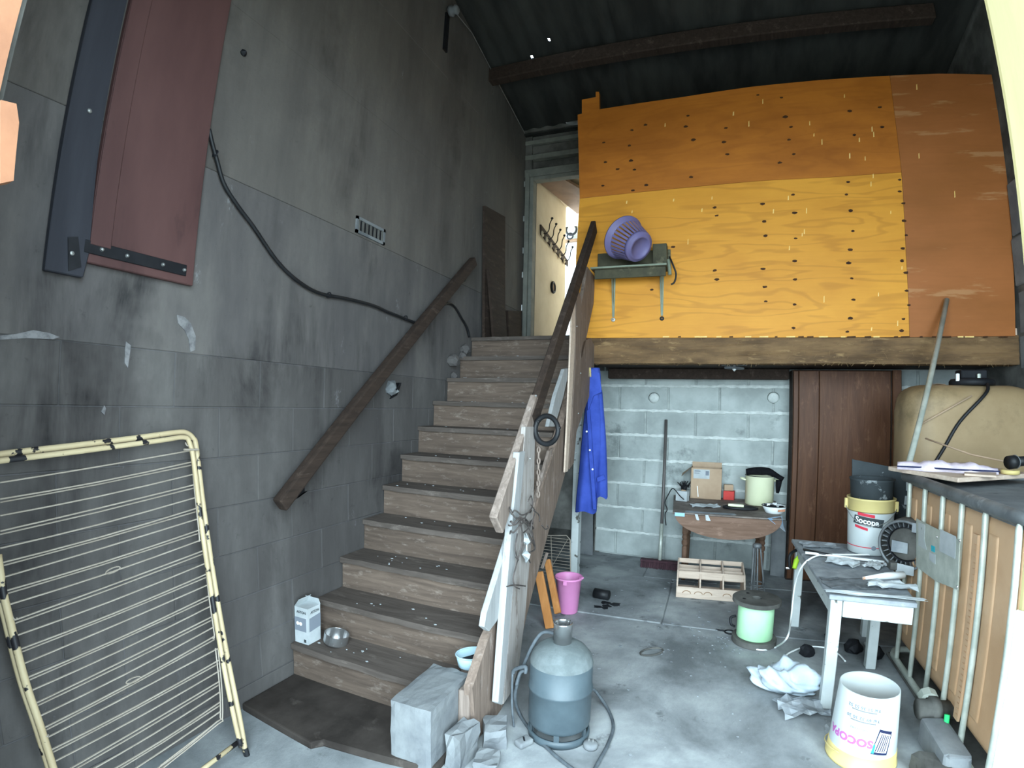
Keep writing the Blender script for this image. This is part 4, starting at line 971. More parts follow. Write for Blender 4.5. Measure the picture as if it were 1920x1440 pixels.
for a, b, c_, d in ((-.115, -.055, .035, .025), (-.115, -.065, .055, .048), (-.005, .028, .07, .025)): obj('label_print', slab(B(), [CB(a, -d_ / 2 - .003, h_ - c_), CB(b, -d_ / 2 - .003, h_ - c_), CB(b, -d_ / 2 - .003, h_ - d), CB(a, -d_ / 2 - .003, h_ - d)], bv * -.0005), M_greyprint, cbx)
obj('tape_strip', slab(B(), [CB(-.075, -d_ / 2 - .001, .02), CB(-.067, -d_ / 2 - .001, .02), CB(-.078, -d_ / 2 - .001, .13), CB(-.086, -d_ / 2 - .001, .13)], bv * -.001), M_whiteprint, cbx)
# small things on the table
def carton(nm, lab, c_, w, d, h, mt, rz=0, cat='box', extra=None):
    t = thing(nm, lab, cat, tuple(c_)); bm = box(B(), c_ + V(-w / 2, -d / 2, .001), c_ + V(w / 2, d / 2, h), Matrix.Rotation(rz, 3, 'Z')); bevel(bm, .003, 1); obj('carton_body', bm, mt, t)
    if extra: extra(t, c_)
    return t
carton('white_carton', 'small white carton left of the cardboard box on the table', W(1279, 940, Z=TZ) + V(0, .03, 0), .115, .07, .10, M_paper, -.3, extra=lambda t, c: obj('torn_flap', slab(B(), [c + V(-.02, -.02, .092), c + V(.03, -.03, .092), c + V(.035, -.01, .105), c + V(-.01, .0, .11)], (0, 0, .002)), M_card, t))
bm = B(); rr = random.Random(4); base = W(1281, 932, Z=TZ) + V(0, .07, 0)
for i in range(16): tube(bm, [base + V(rr.uniform(-.03, .05), rr.uniform(-.02, .02), .09), base + V(rr.uniform(-.07, .08), rr.uniform(-.04, .03), rr.uniform(.11, .16))], .006, 5)
bmesh.ops.create_icosphere(bm, subdivisions=1, radius=.03, matrix=Matrix.Translation(base + V(0, 0, .06))); tube(bm, [base + V(0, 0, .001), base + V(0, 0, .1)], .03, 8)
tag(obj('feather_duster', bm, M_black), 'dark tufted brush standing behind the small white carton', 'brush')
bm = tube(B(), catmull([W(1284, 938, Z=TZ + .006), W(1275, 930, Y=5.1), W(1262, 916, Y=5.1), W(1253, 928, Y=5.0), W(1247, 942, Y=5.0), W(1251, 955, Y=5.0), W(1247, 965, Y=5.0), W(1249, 985, Y=5.0)], 6), .005, 6)
tag(obj('black_cable', bm, M_black, smooth=True), 'thin black cable hanging off the left end of the drop leaf table', 'cable')
rb = carton('red_carton', 'small red box between the cardboard box and the cream pot', W(1367, 938, Z=TZ) + V(0, .04, 0), .105, .08, .09, mat('red_box', '#cf4a45', '#c2413d', 4, bump=.02), -.15)
carton('small_carton', 'small pale brown carton standing on the red box', W(1367, 938, Z=TZ) + V(-.008, .05, .091), .09, .06, .06, M_card, .1)
c_ = W(1421, 950, Z=TZ) + V(0.02, .14, 0); pt = thing('stock_pot', 'tall cream enamel stock pot on the drop leaf table', 'pot', tuple(c_))
obj('pot_body', lathe(B(), [(0, .002), (.13, .002), (.135, .01), (.135, .275), (.139, .28), (.135, .283), (.131, .275), (.130, .012), (0, .01)], c_, 44), M_enamel, pt, smooth=True)
obj('pot_lid', lathe(B(), [(.128, .270), (.128, .279), (.09, .287), (0, .292), (0, .288), (.09, .28)], c_, 40), M_enamel, pt, smooth=True)
obj('rim', torus(B(), c_ + V(0, 0, .281), .137, .0035, (0, 0, 1), 44, 6), M_black, pt, smooth=True)
for s in (-1, 1):
    e = c_ + tu * s * .133 + V(0, 0, .235)
    obj('handle', tube(B(), catmull([e + tv * .04, e + tu * s * .04 + tv * .035 + V(0, 0, .012), e + tu * s * .045 + V(0, 0, .014), e + tu * s * .04 - tv * .035 + V(0, 0, .012), e - tv * .04], 4), .009, 8), M_enamel, pt, smooth=True)
bm = B(); rows = []
for i in range(13):
    t = i / 12; a = -.13 + .34 * t; z = .296 + .02 * math.sin(t * PI) - (.05 * max(0, t - .6) / .4)
    rows.append((c_ + tu * a + tv * (-.02 - .05 * t) + V(0, 0, z + .012)))
tube(bm, rows, .03, 12, rs=[.022 + .016 * math.sin(PI * min(1, .15 + i / 12)) + R.uniform(0, .003) for i in range(13)])
tube(bm, [c_ + tu * .17 + tv * -.08 + V(0, 0, .25), c_ + tu * .165 + tv * -.09 + V(0, 0, .2), c_ + tu * .16 + tv * -.09 + V(0, 0, .13)], .02, 8, rs=[.03, .026, .014])
tag(obj('black_garment', bm, M_blackcloth, smooth=True), 'rolled black garment draped over the lid of the cream pot', 'cloth')
p = W(1388, 955, Z=TZ) + V(0, 0, .004); tyr = thing('oval_tray', 'black rimmed oval lid lying on the table in front of the pot', 'lid', tuple(p))
obj('rim', torus(B(), p + V(0, 0, .012), .15, .012, (0, 0, 1), 36, 8, sx=1, sy=.42, xdir=tu), M_black, tyr, smooth=True)
obj('plate', lathe(B(), [(0, .004), (.15, .004), (.15, .008), (0, .010)], p, 36, sx=1, sy=.42, xdir=tu), M_conc_dark, tyr)
obj('pale_grip', bevel(slab(B(), [p + tu * -.11 + tv * -.015 + V(0, 0, .02), p + tu * .03 + tv * -.03 + V(0, 0, .02), p + tu * .03 + tv * .02 + V(0, 0, .02), p + tu * -.11 + tv * .03 + V(0, 0, .02)], (0, 0, .022)), .006, 2), M_enamel, tyr)
p = W(1453, 965, Z=TZ) + V(0, .08, .001); eb = thing('enamel_bowl', 'white enamel bowl full of odds and ends on the right of the table', 'bowl', tuple(p))
obj('bowl_body', lathe(B(), [(0, 0), (.07, 0), (.075, .004), (.108, .066), (.104, .066), (.07, .009), (0, .007)], p, 36), M_whiteenamel, eb, smooth=True)
obj('rim', torus(B(), p + V(0, 0, .067), .107, .0035, (0, 0, 1), 36, 6), M_black, eb, smooth=True)
obj('orange_label', slab(B(), [p + V(.02, -.104, .028), p + V(.085, -.068, .028), p + V(.088, -.072, .048), p + V(.022, -.109, .048)], (0, -.001, 0)), mat('faded_orange_print', '#d69a7c', '#b97a5c', 30, bump=0), eb)
bm = B(); rr = random.Random(12)
for i in range(14):
    q = p + V(rr.uniform(-.07, .07), rr.uniform(-.06, .06), rr.uniform(.045, .062)); box(bm, q + V(-.018, -.012, -.01), q + V(.018, .012, .012), Matrix.Rotation(rr.uniform(0, 3), 3, 'Z') @ Matrix.Rotation(rr.uniform(-.6, .6), 3, 'X'))
obj('odds_and_ends', bm, M_iron, eb, kind='stuff')
for i, (a, b, z) in enumerate(((-.05, .0, .06), (.005, .015, .066), (-.06, .035, .055))): obj('white_cap', box(B(), p + V(a - .014, b - .012, z), p + V(a + .014, b + .012, z + .022), Matrix.Rotation(i * .7, 3, 'Z')), M_whiteprint, eb)
tag(obj('paper_wrapping', sheet(B(), W(1322, 950, Z=TZ) + V(0, 0, .002), .26, .14, .2, .018, 8, seed=2), M_paper), 'crumpled white paper lying in front of the cardboard box', 'paper')
tag(obj('newspaper', sheet(B(), T(.30, .05, .001), .42, .07, .36 * 0 + math.atan2(tu.y, tu.x), .003, 6, seed=3), M_greypaper), 'folded newspaper along the front edge of the drop leaf table', 'newspaper')
for i, (a, h) in enumerate(((.17, .105), (.26, .11))):
    bm = slab(B(), [T(a, -.030, .0), T(a + .025, -.030, 0), T(a + .05 + .01 * i, -.034, -h * .7), T(a + .048, -.036, -h), T(a + .035 - .02 * i, -.034, -h * .9)], tv * -.002)
    tag(obj('paper_strip', bm, M_paper), ('pointed strip of white paper hanging over the table leaf', 'split strip of white paper hanging right of the pointed one')[i], 'paper')
bm = slab(B(), [T(.0, -.03, .002), T(.085, -.03, .002), T(.085, -.034, -.028), T(.0, -.034, -.028)], tv * -.002)
tag(obj('blue_packet', bm, mat('light_blue_paper', '#9cc6e4', '#8bb7d8', 5, bump=0)), 'light blue paper packet at the left front corner of the table', 'packet')
bm = slab(B(), [T(tw - .12, -.026, .003), T(tw + .012, .10, .003), T(tw + .016, .02, -.06), T(tw + .03, -.04, -.10)], V(0, 0, .003))
tag(obj('blue_cover', bm, mat('blue_plastic_sheet', '#7fa6c8', '#93989c', 8, bump=.1)), 'bent bluish plastic sheet hanging off the right corner of the table', 'sheet')
bm = slab(B(), [V(.60, 5.5, .003), V(.78, 5.46, .003), V(.80, 5.53, .55), V(.60, 5.57, .55)], (0, .015, 0))
tag(obj('asbestos_board', bm, M_conc_block), 'grey board leaning behind the right leg of the drop leaf table', 'board')

# ---------------------------------------------------------------- bottle crate
ka, kb = W(1267, 1120, Z=0), W(1398, 1131, Z=0); ku = (kb - ka).normalized(); kv = V(-ku.y, ku.x, 0); kw = .585; kd = .34
K = lambda a, b, z: ka + ku * a + kv * b + V(0, 0, z)
kr = thing('bottle_crate', 'pale wooden three compartment bottle crate on the floor before the table', 'crate', tuple(K(kw / 2, kd / 2, 0)))
pl = lambda nm, q, v, mt=M_palewood: obj(nm, bevel(slab(B(), q, v), .003, 1), mt, kr)
pl('front_board', [K(0, 0, .002), K(kw, 0, .002), K(kw, 0, .10), K(0, 0, .10)], kv * .014)
pl('front_slat', [K(.015, .09, .15), K(kw, .09, .15), K(kw, .09, .215), K(.015, .09, .215)], kv * .012)
pl('back_slat', [K(0, kd, .14), K(kw, kd, .14), K(kw, kd, .20), K(0, kd, .20)], kv * -.012)
pl('back_slat', [K(0, kd, .22), K(kw, kd, .22), K(kw, kd, .262), K(0, kd, .262)], kv * -.012)
for a in (0, kw / 3, 2 * kw / 3, kw - .014):
    pl('divider', [K(a, .014, .012), K(a, kd - .012, .012), K(a, kd - .012, .262), K(a, kd - .05, .262), K(a, .10, .215), K(a, .014, .10)], ku * .014)
pl('base', [K(.0, .014, .002), K(kw, .014, .002), K(kw, kd - .012, .002), K(0, kd - .012, .002)], (0, 0, .010))
pl('middle_slat', [K(.0, .2, .11), K(kw, .2, .11), K(kw, .2, .205), K(0, .2, .205)], kv * .012)
mk = mat('branded_mark', '#a08268', '#8f7159', 20, bump=0)
for a, s in ((.09, .03), (.19, .028), (.27, .03), (.43, .03), (.52, .026)):
    obj('branded_arc', tube(B(), [K(a + .034 * math.cos(t), -.0012, .045 + s * .8 * math.sin(t)) for t in [PI * i / 8 for i in range(9)]], .0035, 5), mk, kr)

# ---------------------------------------------------------------- cable spool and steel stand
c_ = V(.345, 3.86, 0)
sp_ = thing('cable_spool', 'pale green cable spool with a round grey wooden flange', 'spool', tuple(c_))
obj('drum', lathe(B(), [(.122, .045), (.125, .05), (.125, .29), (.122, .295)], c_, 40, close=True), M_green, sp_, smooth=True)
obj('top_flange', bevel(lathe(B(), [(.032, .295), (.168, .295), (.168, .325), (.032, .325)], c_, 40, close=True), .003, 1), M_conc_dark, sp_)
obj('bottom_flange', bevel(lathe(B(), [(.032, .002), (.155, .002), (.155, .045), (.032, .045)], c_, 40, close=True), .003, 1), M_conc_dark, sp_)
for a in (2.2, 3.6): obj('bolt_hole', lathe(B(), [(0, .3262), (.012, .3262), (.012, .3255), (0, .3255)], c_ + V(math.cos(a) * .1, math.sin(a) * .1, 0), 12), M_iron, sp_)
bm = tube(B(), catmull([c_ + V(-.14, .0, .10), c_ + V(-.165, -.02, .12), c_ + V(-.17, .0, .16), c_ + V(-.135, .02, .17)], 4), .009, 6); obj('wire_end', bm, M_iron, sp_)
pT = W(1420, 1022, Y=4.45); pS = V(pT.x + .01, 4.45, 0)
sd = thing('steel_stand', 'grey steel rod stand with a round cap behind the cable spool', 'stand', tuple(pS))
obj('cap', lathe(B(), [(0, -.02), (.034, -.02), (.036, 0), (.03, .012), (0, .014)], pT, 20), M_grey_rail, sd, smooth=True)
for a, sprd in ((.3, .09), (1.9, .06), (3.4, .05), (4.8, .06)):
    obj('rod', tube(B(), [pT + V(math.cos(a) * .026, math.sin(a) * .026, -.015), V(pT.x + .02 + math.cos(a) * sprd, 4.45 + math.sin(a) * sprd, .003)], .007, 6), M_grey_rail, sd)
for z in (.14, .24): obj('cross_ring', torus(B(), V(pT.x + .015, 4.45, z), .06, .006, (0, 0, 1), 14, 5), M_grey_rail, sd)

# ---------------------------------------------------------------- peeling white workbench
HB = .662
wt = thing('workbench', 'peeling white painted work table cluttered with papers', 'table', (.92, 3.62, 0))
A0, A1, A2, A3 = V(.648, 3.02, HB), V(1.085, 2.97, HB), V(1.21, 4.2, HB), V(.612, 4.29, HB)
obj('tabletop', bevel(slab(B(), [A0, A1, A2, A3], (0, 0, -.026)), .004, 1), M_greypaper, wt, label='dusty grey table top')
obj('front_apron', bevel(slab(B(), [A0 + V(.08, .02, -.028), A1 + V(-.01, .02, -.028), A1 + V(-.01, .02, -.125), A0 + V(.08, .02, -.125)], (0, .02, 0)), .003, 1), M_whitepeel, wt)
obj('side_apron', bevel(slab(B(), [A0 + V(.02, .08, -.028), A3 + V(.03, -.06, -.028), A3 + V(.03, -.06, -.11), A0 + V(.02, .08, -.125)], (.02, 0, 0)), .003, 1), M_whitepeel, wt)
for q in (A0 + V(.012, .012, 0), A1 + V(-.05, .62, 0), A2 + V(-.075, -.08, 0), A3 + V(.025, -.085, 0)):
    obj('leg', bevel(box_((q.x, q.y, .002), (q.x + .062, q.y + .062, HB - .028)), .004, 1), M_whitepeel, wt)
tp = lambda x, y, z=.003: W(x, y, Z=HB + z)
def papers(lst):
    for i, (x, y, sx, sy, a, mt, lab, amp) in enumerate(lst):
        tag(obj('paper_sheet', sheet(B(), tp(x, y, .002 + .003 * (i % 3)), sx, sy, a, amp, 6, seed=20 + i), mt), lab, 'paper', 'papers on the work table')
papers([(1535, 1024, .24, .16, .2, M_greypaper, 'dusty paper wrapper at the far left corner of the work table', .02),
        (1580, 1058, .20, .12, -.3, M_paper, 'small heap of white torn paper in the middle of the work table', .03),
        (1640, 1062, .15, .10, .9, M_paper, 'pale folded paper lying beside the hacksaw blade', .02),
        (1600, 1095, .34, .20, .15, M_sootmetal, 'sooty metal sheet with pale edges on the near end of the work table', .008),
        (1672, 1102, .26, .11, -.25, M_paper, 'crumpled white plastic sleeve near the front edge of the work table', .035),
        (1640, 1118, .5, .05, -.08, M_paper, 'narrow white paper strip along the front edge of the work table', .012)])
bm = tube(B(), [tp(1618, 1084, .018), tp(1660, 1080, .02), tp(1694, 1078, .02)], .02, 14, rs=[.008, .021, .021])
ctb = thing('sealant_tube', 'white sealant tube with an orange nozzle on the work table', 'tube', tuple(tp(1655, 1082, 0)))
obj('tube_body', bm, M_whiteprint, ctb, smooth=True); obj('nozzle', tube(B(), [tp(1618, 1084, .018), tp(1632, 1083, .018)], .009, 10), mat('salmon_cap', '#e0b193', '#d8a585', 5, bump=0), ctb)
# hacksaw
hs = thing('hacksaw', 'hacksaw with a lime green grip hanging over the corner of the work table', 'saw', tuple(tp(1497, 1040, 0)))
g1, g2 = W(1502, 1038, Y=4.17), W(1489, 1066, Y=4.12)
obj('frame', tube(B(), catmull([g2 + V(-.03, 0, .0), g2 + V(-.035, 0, .10), g1 + V(-.015, 0, .03), tp(1520, 1034, .03), tp(1560, 1042, .02)], 5), .012, 8), M_black, hs, smooth=True)
obj('grip', tube(B(), [g1, g1.lerp(g2, .5) + V(-.01, 0, 0), g2], .018, 10, rs=[.014, .02, .016]), M_limegreen, hs, smooth=True)
obj('blade', tube(B(), [tp(1510, 1036, .03), tp(1560, 1042, .022), tp(1698, 1058, .014)], .009, 8), M_whiteprint, hs, smooth=True)
obj('stud', lathe(B(), [(0, -.01), (.01, -.01), (.01, .02), (0, .02)], g2 + V(-.05, 0, -.0), 8, (1, 0, 0)), M_steel, hs)
bm = tube(B(), catmull([tp(1640, 1040, .012), tp(1590, 1040, .012), tp(1545, 1040, .012), tp(1520, 1047, .012), W(1502, 1065, X=.60), W(1490, 1100, X=.585), W(1483, 1160, X=.57), W(1476, 1195, X=.50), F0(1455, 1213), F0(1430, 1219), F0(1410, 1213), F0(1396, 1195)], 6), .006, 7)
tag(obj('white_cable', bm, M_whiteprint, smooth=True), 'white cable running off the work table down to the cable spool', 'cable')
bm = tube(B(), catmull([F0(1468, 1236), F0(1480, 1224), F0(1510, 1213), F0(1545, 1214), F0(1570, 1225), F0(1585, 1240)], 6), .006, 7)
tag(obj('floor_cable', bm, M_whiteprint, smooth=True), 'white cable looped on the floor under the work table', 'cable')
bm = tube(B(), [F0(1622, 1206, .03), F0(1652, 1228, .03)], .012, 8)
tag(obj('plastic_rod', bm, M_whiteprint, smooth=True), 'short white plastic rod under the work table', 'rod')

# tall bucket with lettering
c_ = V(1.108, 4.03, HB + .004); br = .158
sb = thing('paint_bucket', 'white paint bucket with a yellow rim and red lettering on the work table', 'bucket', tuple(c_))
obj('bucket_body', lathe(B(), [(0, .002), (br - .018, .002), (br - .015, .008), (br - .002, .31), (0, .31)], c_, 48), M_pail, sb, smooth=True)
obj('rim_band', lathe(B(), [(br - .003, .29), (br + .003, .30), (br + .004, .372), (br + .007, .374), (br + .006, .384), (br - .006, .384), (br - .006, .30)], c_, 48, close=True), M_yellow, sb, smooth=True)
fa = math.atan2(-c_.y, -c_.x) + .0
for da in (1.35, -1.35):
    q = c_ + V(math.cos(fa + da) * (br + .01), math.sin(fa + da) * (br + .01), .33); bm = box(B(), q + V(-.012, -.014, -.03), q + V(.012, .014, .04)); bevel(bm, .004, 1); obj('handle_lug', bm, M_yellow, sb)
pts = [c_ + V(math.cos(fa + t) * (br + .014), math.sin(fa + t) * (br + .014), .33 - .12 * math.cos(t / 1.35 * PI / 2)) for t in [-1.35 + 2.7 * i / 20 for i in range(21)]]
obj('bail_handle', tube(B(), pts, .0025, 6), M_bolt, sb, smooth=True)
def band(nm, a0, a1, z0, z1, mt, par, c, r, lift=.0018, sl=0, n=10, skew=0):
    bm = B(); g = []
    for i in range(n + 1):
        a = a0 + (a1 - a0) * i / n; h = sl * (i / n - .5)
        rr_ = lambda z: (r - .016 + .016 * z / .31 if r == br else r) + lift
        g.append((bm.verts.new(c + V(math.cos(a) * rr_(z0), math.sin(a) * rr_(z0), z0 + h)), bm.verts.new(c + V(math.cos(a + skew) * rr_(z1), math.sin(a + skew) * rr_(z1), z1 + h))))
    for p_, q_ in zip(g, g[1:]): bm.faces.new([p_[0], q_[0], q_[1], p_[1]])
    return obj(nm, bm, mt, par)
band('dark_banner', fa - .78, fa + .52, .205, .262, M_darkprint, sb, c_, br, sl=-.022, skew=.08)
band('red_ribbon', fa - .55, fa + .18, .268, .288, M_red, sb, c_, br, sl=-.012)
band('red_ribbon', fa - .68, fa - .08, .18, .198, M_red, sb, c_, br, sl=-.018)
band('red_line', fa - 1.6, fa + 1.6, .052, .058, M_red, sb, c_, br, n=24)
for i in range(4): band('small_print', fa + .55, fa + .95, .20 - i * .022, .207 - i * .022, M_greyprint, sb, c_, br)
bm = textmesh('Socopa', .054, .0016); wrap(bm, c_, br - .003, fa - .14, HB + .004 + .218, lift=.003, slant=-.11); obj('lettering', bm, M_whiteprint, sb)
obj('medallion', lathe(B(), [(0, .003), (.015, .002), (.016, 0), (0, 0)], c_ + V(math.cos(fa + .22) * (br - .012), math.sin(fa + .22) * (br - .012), .055), 16, V(math.cos(fa + .22), math.sin(fa + .22), 0)), M_greyprint, sb)
# slate behind the bucket, cards
q = [W(1598, 861, Y=4.23), W(1694, 880, Y=4.23), W(1733, 900, Y=4.23), W(1733, 960, Y=4.23), W(1700, 1010, Y=4.23), W(1597, 1000, Y=4.23)]
for p_ in q[3:]: p_.z = HB + .004
nb_ = thing('black_bucket', 'black plastic bucket nested in the top of the white paint bucket', 'bucket', (c_.x, c_.y, HB + .30))
obj('bucket_body', lathe(B(), [(0, .30), (.135, .30), (.146, .50), (.152, .505), (.152, .515), (.142, .515), (.140, .50), (.13, .32), (0, .315)], c_, 44), M_slate, nb_, smooth=True)
slt = obj('slate_board', slab(B(), q, (0, .015, 0)), M_slate); tag(slt, 'scuffed dark slate board standing behind the paint bucket', 'board')
for i, pix in enumerate(([(1699, 904), (1725, 906), (1724, 924), (1699, 920)], [(1731, 908), (1742, 911), (1734, 921), (1731, 920)], [(1697, 930), (1716, 931), (1717, 948), (1695, 946)])):
    obj('white_card', slab(B(), [W(x, y, Y=4.222) for x, y in pix], (0, .004, 0)), M_paper, slt)
# old fan housing
fc = W(1703, 1000, Y=3.62); fax = (V(-.62, -.78, -.05)).normalized(); fr_ = .155
fn = thing('fan_housing', 'dirty grey finned motor housing with taped labels beside the bucket', 'motor', (fc.x, fc.y, HB))
fc.z = HB + fr_ + .012
obj('drum', lathe(B(), [(fr_ - .012, .07), (fr_, .07), (fr_ + .004, .0), (fr_, -.09), (fr_ - .02, -.12), (0, -.12), (0, -.11), (fr_ - .02, -.10), (fr_ - .012, 0)], fc, 40, fax, close=False), M_conc_dark, fn, smooth=True)
obj('rim', torus(B(), fc + fax * .07, fr_ - .004, .009, fax, 40, 8), M_grey_rail, fn, smooth=True)
obj('inner_ring', lathe(B(), [(fr_ - .05, .045), (fr_ - .045, .05), (fr_ - .045, -.05), (fr_ - .05, -.05)], fc, 36, fax, close=True), M_iron, fn, smooth=True)
un = fax.cross(V(0, 0, 1)).normalized(); vn = un.cross(fax)
for i in range(26):
    a = 2 * PI * i / 26; d = un * math.cos(a) + vn * math.sin(a); t_ = -un * math.sin(a) + vn * math.cos(a)
    obj('fin', slab(B(), [fc + d * (fr_ - .047) + fax * -.03, fc + d * (fr_ - .012) + fax * -.03, fc + d * (fr_ - .010) + fax * .052, fc + d * (fr_ - .045) + fax * .05], t_ * .006), M_grey_rail, fn)
obj('hub_plate', lathe(B(), [(0, .05), (fr_ - .06, .046), (fr_ - .052, .03), (fr_ - .052, -.02), (0, -.02)], fc, 30, fax), M_conc_dark, fn, smooth=True)
for u0, v0, w2, h2_, mt in ((.02, -.01, .05, .035, M_greypaper), (-.10, .125, .05, .028, M_greypaper), (-.02, -.145, .055, .03, M_paper)):
    o_ = fc + fax * .079 + un * u0 + vn * v0; obj('taped_label', slab(B(), [o_ - un * w2 - vn * h2_, o_ + un * w2 - vn * h2_ * 1.1, o_ + un * w2 * .95 + vn * h2_, o_ - un * w2 + vn * h2_ * .9], fax * .003), mt, fn)
for s_ in (-.09, .09): obj('foot', bevel(box_(V(fc.x + s_ - .02, fc.y - .05, HB + .003), V(fc.x + s_ + .02, fc.y + .08, HB + .05)), .004, 1), M_conc_dark, fn)

# ---------------------------------------------------------------- caged liquid container at the right
IX, IY0, IY1, IZ = 1.24, 2.28, 3.84, 1.232
ib = thing('ibc_container', 'amber plastic liquid container in a galvanised tube cage at the right', 'container', (1.75, 3.1, 0))
bm = box(B(), (IX + .02, IY0 + .03, .14), (IX + 1.0, IY1 - .03, IZ - .02)); bevel(bm, .09, 4)
obj('tank_body', bm, M_ibc, ib, smooth=True)
for y in (2.60, 2.86, 3.12, 3.38, 3.62): obj('tank_rib', bevel(box_((IX + .012, y - .045, .25), (IX + .05, y + .045, IZ - .12)), .012, 2), M_ibc, ib, smooth=True)
obj('ruler_strip', box_((IX + .008, 2.735, .16), (IX + .02, 2.785, 1.08)), mat('scale_strip', '#c7a484', '#bb9878', 4, bump=0), ib)
for i in range(30): obj('graduation', box_((IX + .004, 2.735, .19 + i * .029), (IX + .009, 2.757, .194 + i * .029)), M_ibc, ib)
for y in (2.36, 2.65, 2.90, 3.14, 3.40, 3.66): obj('cage_tube', tube(B(), [V(IX, y + .0, .03), V(IX, y, .06), V(IX, y, IZ - .045), V(IX + .003, y, IZ - .01)], .0145, 12, rs=[.004, .0145, .0145, .008]), M_galv, ib, smooth=True)
for x in (1.5, 1.78, 2.05): obj('cage_tube', tube(B(), [V(x, IY0, .03), V(x, IY0, IZ - .02)], .0145, 10), M_galv, ib, smooth=True)
def rail(z, r, nm, mt):
    x1, q_ = IX + 1.04, .10
    pts = [V(IX, IY0 + q_, z), V(IX, IY1 - q_, z), V(IX + q_ * .3, IY1 - q_ * .3, z), V(IX + q_, IY1, z), V(x1 - q_, IY1, z), V(x1, IY1 - q_, z), V(x1, IY0 + q_, z), V(x1 - q_, IY0, z), V(IX + q_, IY0, z), V(IX + q_ * .3, IY0 + q_ * .3, z)]
    obj(nm, tube(B(), pts, r, 12, True), mt, ib, smooth=True)
rail(IZ, .032, 'top_rail', M_grey_rail); rail(.05, .02, 'bottom_rail', M_galv)
obj('top_deck', bevel(box_((IX + .03, IY0 + .05, IZ - .06), (IX + 1.0, IY1 - .03, IZ - .012)), .02, 2), M_conc_block, ib)
obj('pallet', bevel(box_((IX - .01, IY0, .002), (IX + 1.05, IY1, .026)), .006, 1), M_conc_dark, ib)
pq = [W(1719, 972, X=IX - .018), W(1800, 1013, X=IX - .018), W(1797, 1106, X=IX - .018), W(1756, 1090, X=IX - .018), W(1719, 1062, X=IX - .018)]
plt = obj('name_plate', slab(B(), pq, (-.004, 0, 0)), M_galv, ib, label='bent galvanised name plate')
lb = lambda nm, pix, mt: obj(nm, slab(B(), [W(x, y, X=IX - .0235) for x, y in pix], (-.0012, 0, 0)), mt, plt)
lb('paper_notice', [(1763, 992), (1793, 1006), (1791, 1048), (1761, 1033)], M_paper); lb('cyan_sticker', [(1746, 1022), (1753, 1025), (1753, 1036), (1746, 1033)], M_teal)
lb('paper_tag', [(1743, 1035), (1754, 1040), (1754, 1058), (1743, 1050)], M_paper); lb('worn_label', [(1722, 978), (1735, 984), (1733, 1010), (1738, 1032), (1722, 1022)], M_whitepeel)
for x, y in ((1757, 1007), (1800, 1014), (1795, 1100)): obj('rivet', lathe(B(), [(0, .006), (.006, .004), (.007, 0), (0, 0)], W(x, y, X=IX - .0235), 8, (-1, 0, 0)), M_steel, plt)
vp = V(IX - .06, 2.86, .15)
obj('valve_body', lathe(B(), [(0, -.08), (.05, -.08), (.05, -.02), (.065, -.02), (.065, .02), (.045, .02), (.045, .10), (0, .10)], vp, 20, (1, .1, 0)), M_conc_dark, ib, smooth=True)
obj('valve_nut', lathe(B(), [(.03, -.02), (.05, -.02), (.05, .03), (.03, .03)], vp + V(-.01, .05, .03), 8, (0, 1, .2), close=True), M_galv, ib)
obj('green_cap', tube(B(), [W(1776, 1340, X=IX - .03), W(1774, 1362, X=IX - .03)], .013, 10), mat('bright_green_cap', '#38d07a', '#30c470', 5, bump=0), ib, smooth=True)
bm = box(B(), (IX - .14, 2.46, .002), (IX - .015, 2.80, .14)); bevel(bm, .02, 2); rough(bm, .006)
tag(obj('stone_block', bm, M_conc_block), 'grey lump of stone at the foot of the caged container', 'stone')
# board with towel on top of the container
bz = IZ + .032
BQ = [W(1665, 882, Z=bz), W(1796, 905, Z=bz), W(1935, 896, Z=bz), W(1800, 873, Z=bz)]
bd = tag(obj('board', bevel(slab(B(), BQ, (0, 0, .026)), .003, 1), M_palewood), 'pale wooden board lying on top of the caged container', 'board')
bt = bz + .027
tc = W(1760, 886, Z=bt); 
bm = B(); n = 22; g = []
rr = random.Random(31); au = (W(1860, 886, Z=bt) - W(1676, 876, Z=bt)); al = au.length; au.normalize(); av = V(-au.y, au.x, 0)
t0 = W(1682, 880, Z=bt)
for i in range(n + 1):
    row = []
    for j in range(9):
        t = j / 8; x = al * (i / n); wgt = math.sin(PI * min(1, max(0, .06 + .9 * i / n))) ** .3
        y = (t - .5) * .17 * wgt + .02 * math.sin(i * .7)
        z = math.sqrt(max(0, 1 - (2 * t - 1) ** 2)) * (.058 + .008 * math.sin(i * .8 + t * 2) + .006 * math.sin(i * 1.9 + 4 * t)) * wgt + .002 * 0
        row.append(bm.verts.new(t0 + au * x + av * (y + .05) + V(0, 0, z + .001)))
    g.append(row)
for a, b in zip(g, g[1:]):
    for j in range(8): bm.faces.new([a[j], b[j], b[j + 1], a[j + 1]])
    bm.faces.new([a[8], b[8], b[0], a[0]])
bm.faces.new(g[0]); bm.faces.new(g[-1][::-1])
tw_ = obj('towel', bm, M_towel, smooth=True); tag(tw_, 'folded lilac towel with a blue stripe on the pale board', 'towel')
obj('stripe', tube(B(), [t0 + au * (al * i / 8) + av * (-.03 + .01 * math.sin(i)) + V(0, 0, .022) for i in range(9)], .005, 6), M_navy, tw_)
tag(obj('slat', bevel(slab(B(), [W(1808, 892, Z=bt), W(1868, 896, Z=bt), W(1868, 889, Z=bt), W(1808, 886, Z=bt)], (0, 0, .012)), .002, 1), M_palewood), 'short thin wood slat in front of the towel', 'slat')
p = W(1894, 889, Z=bt)
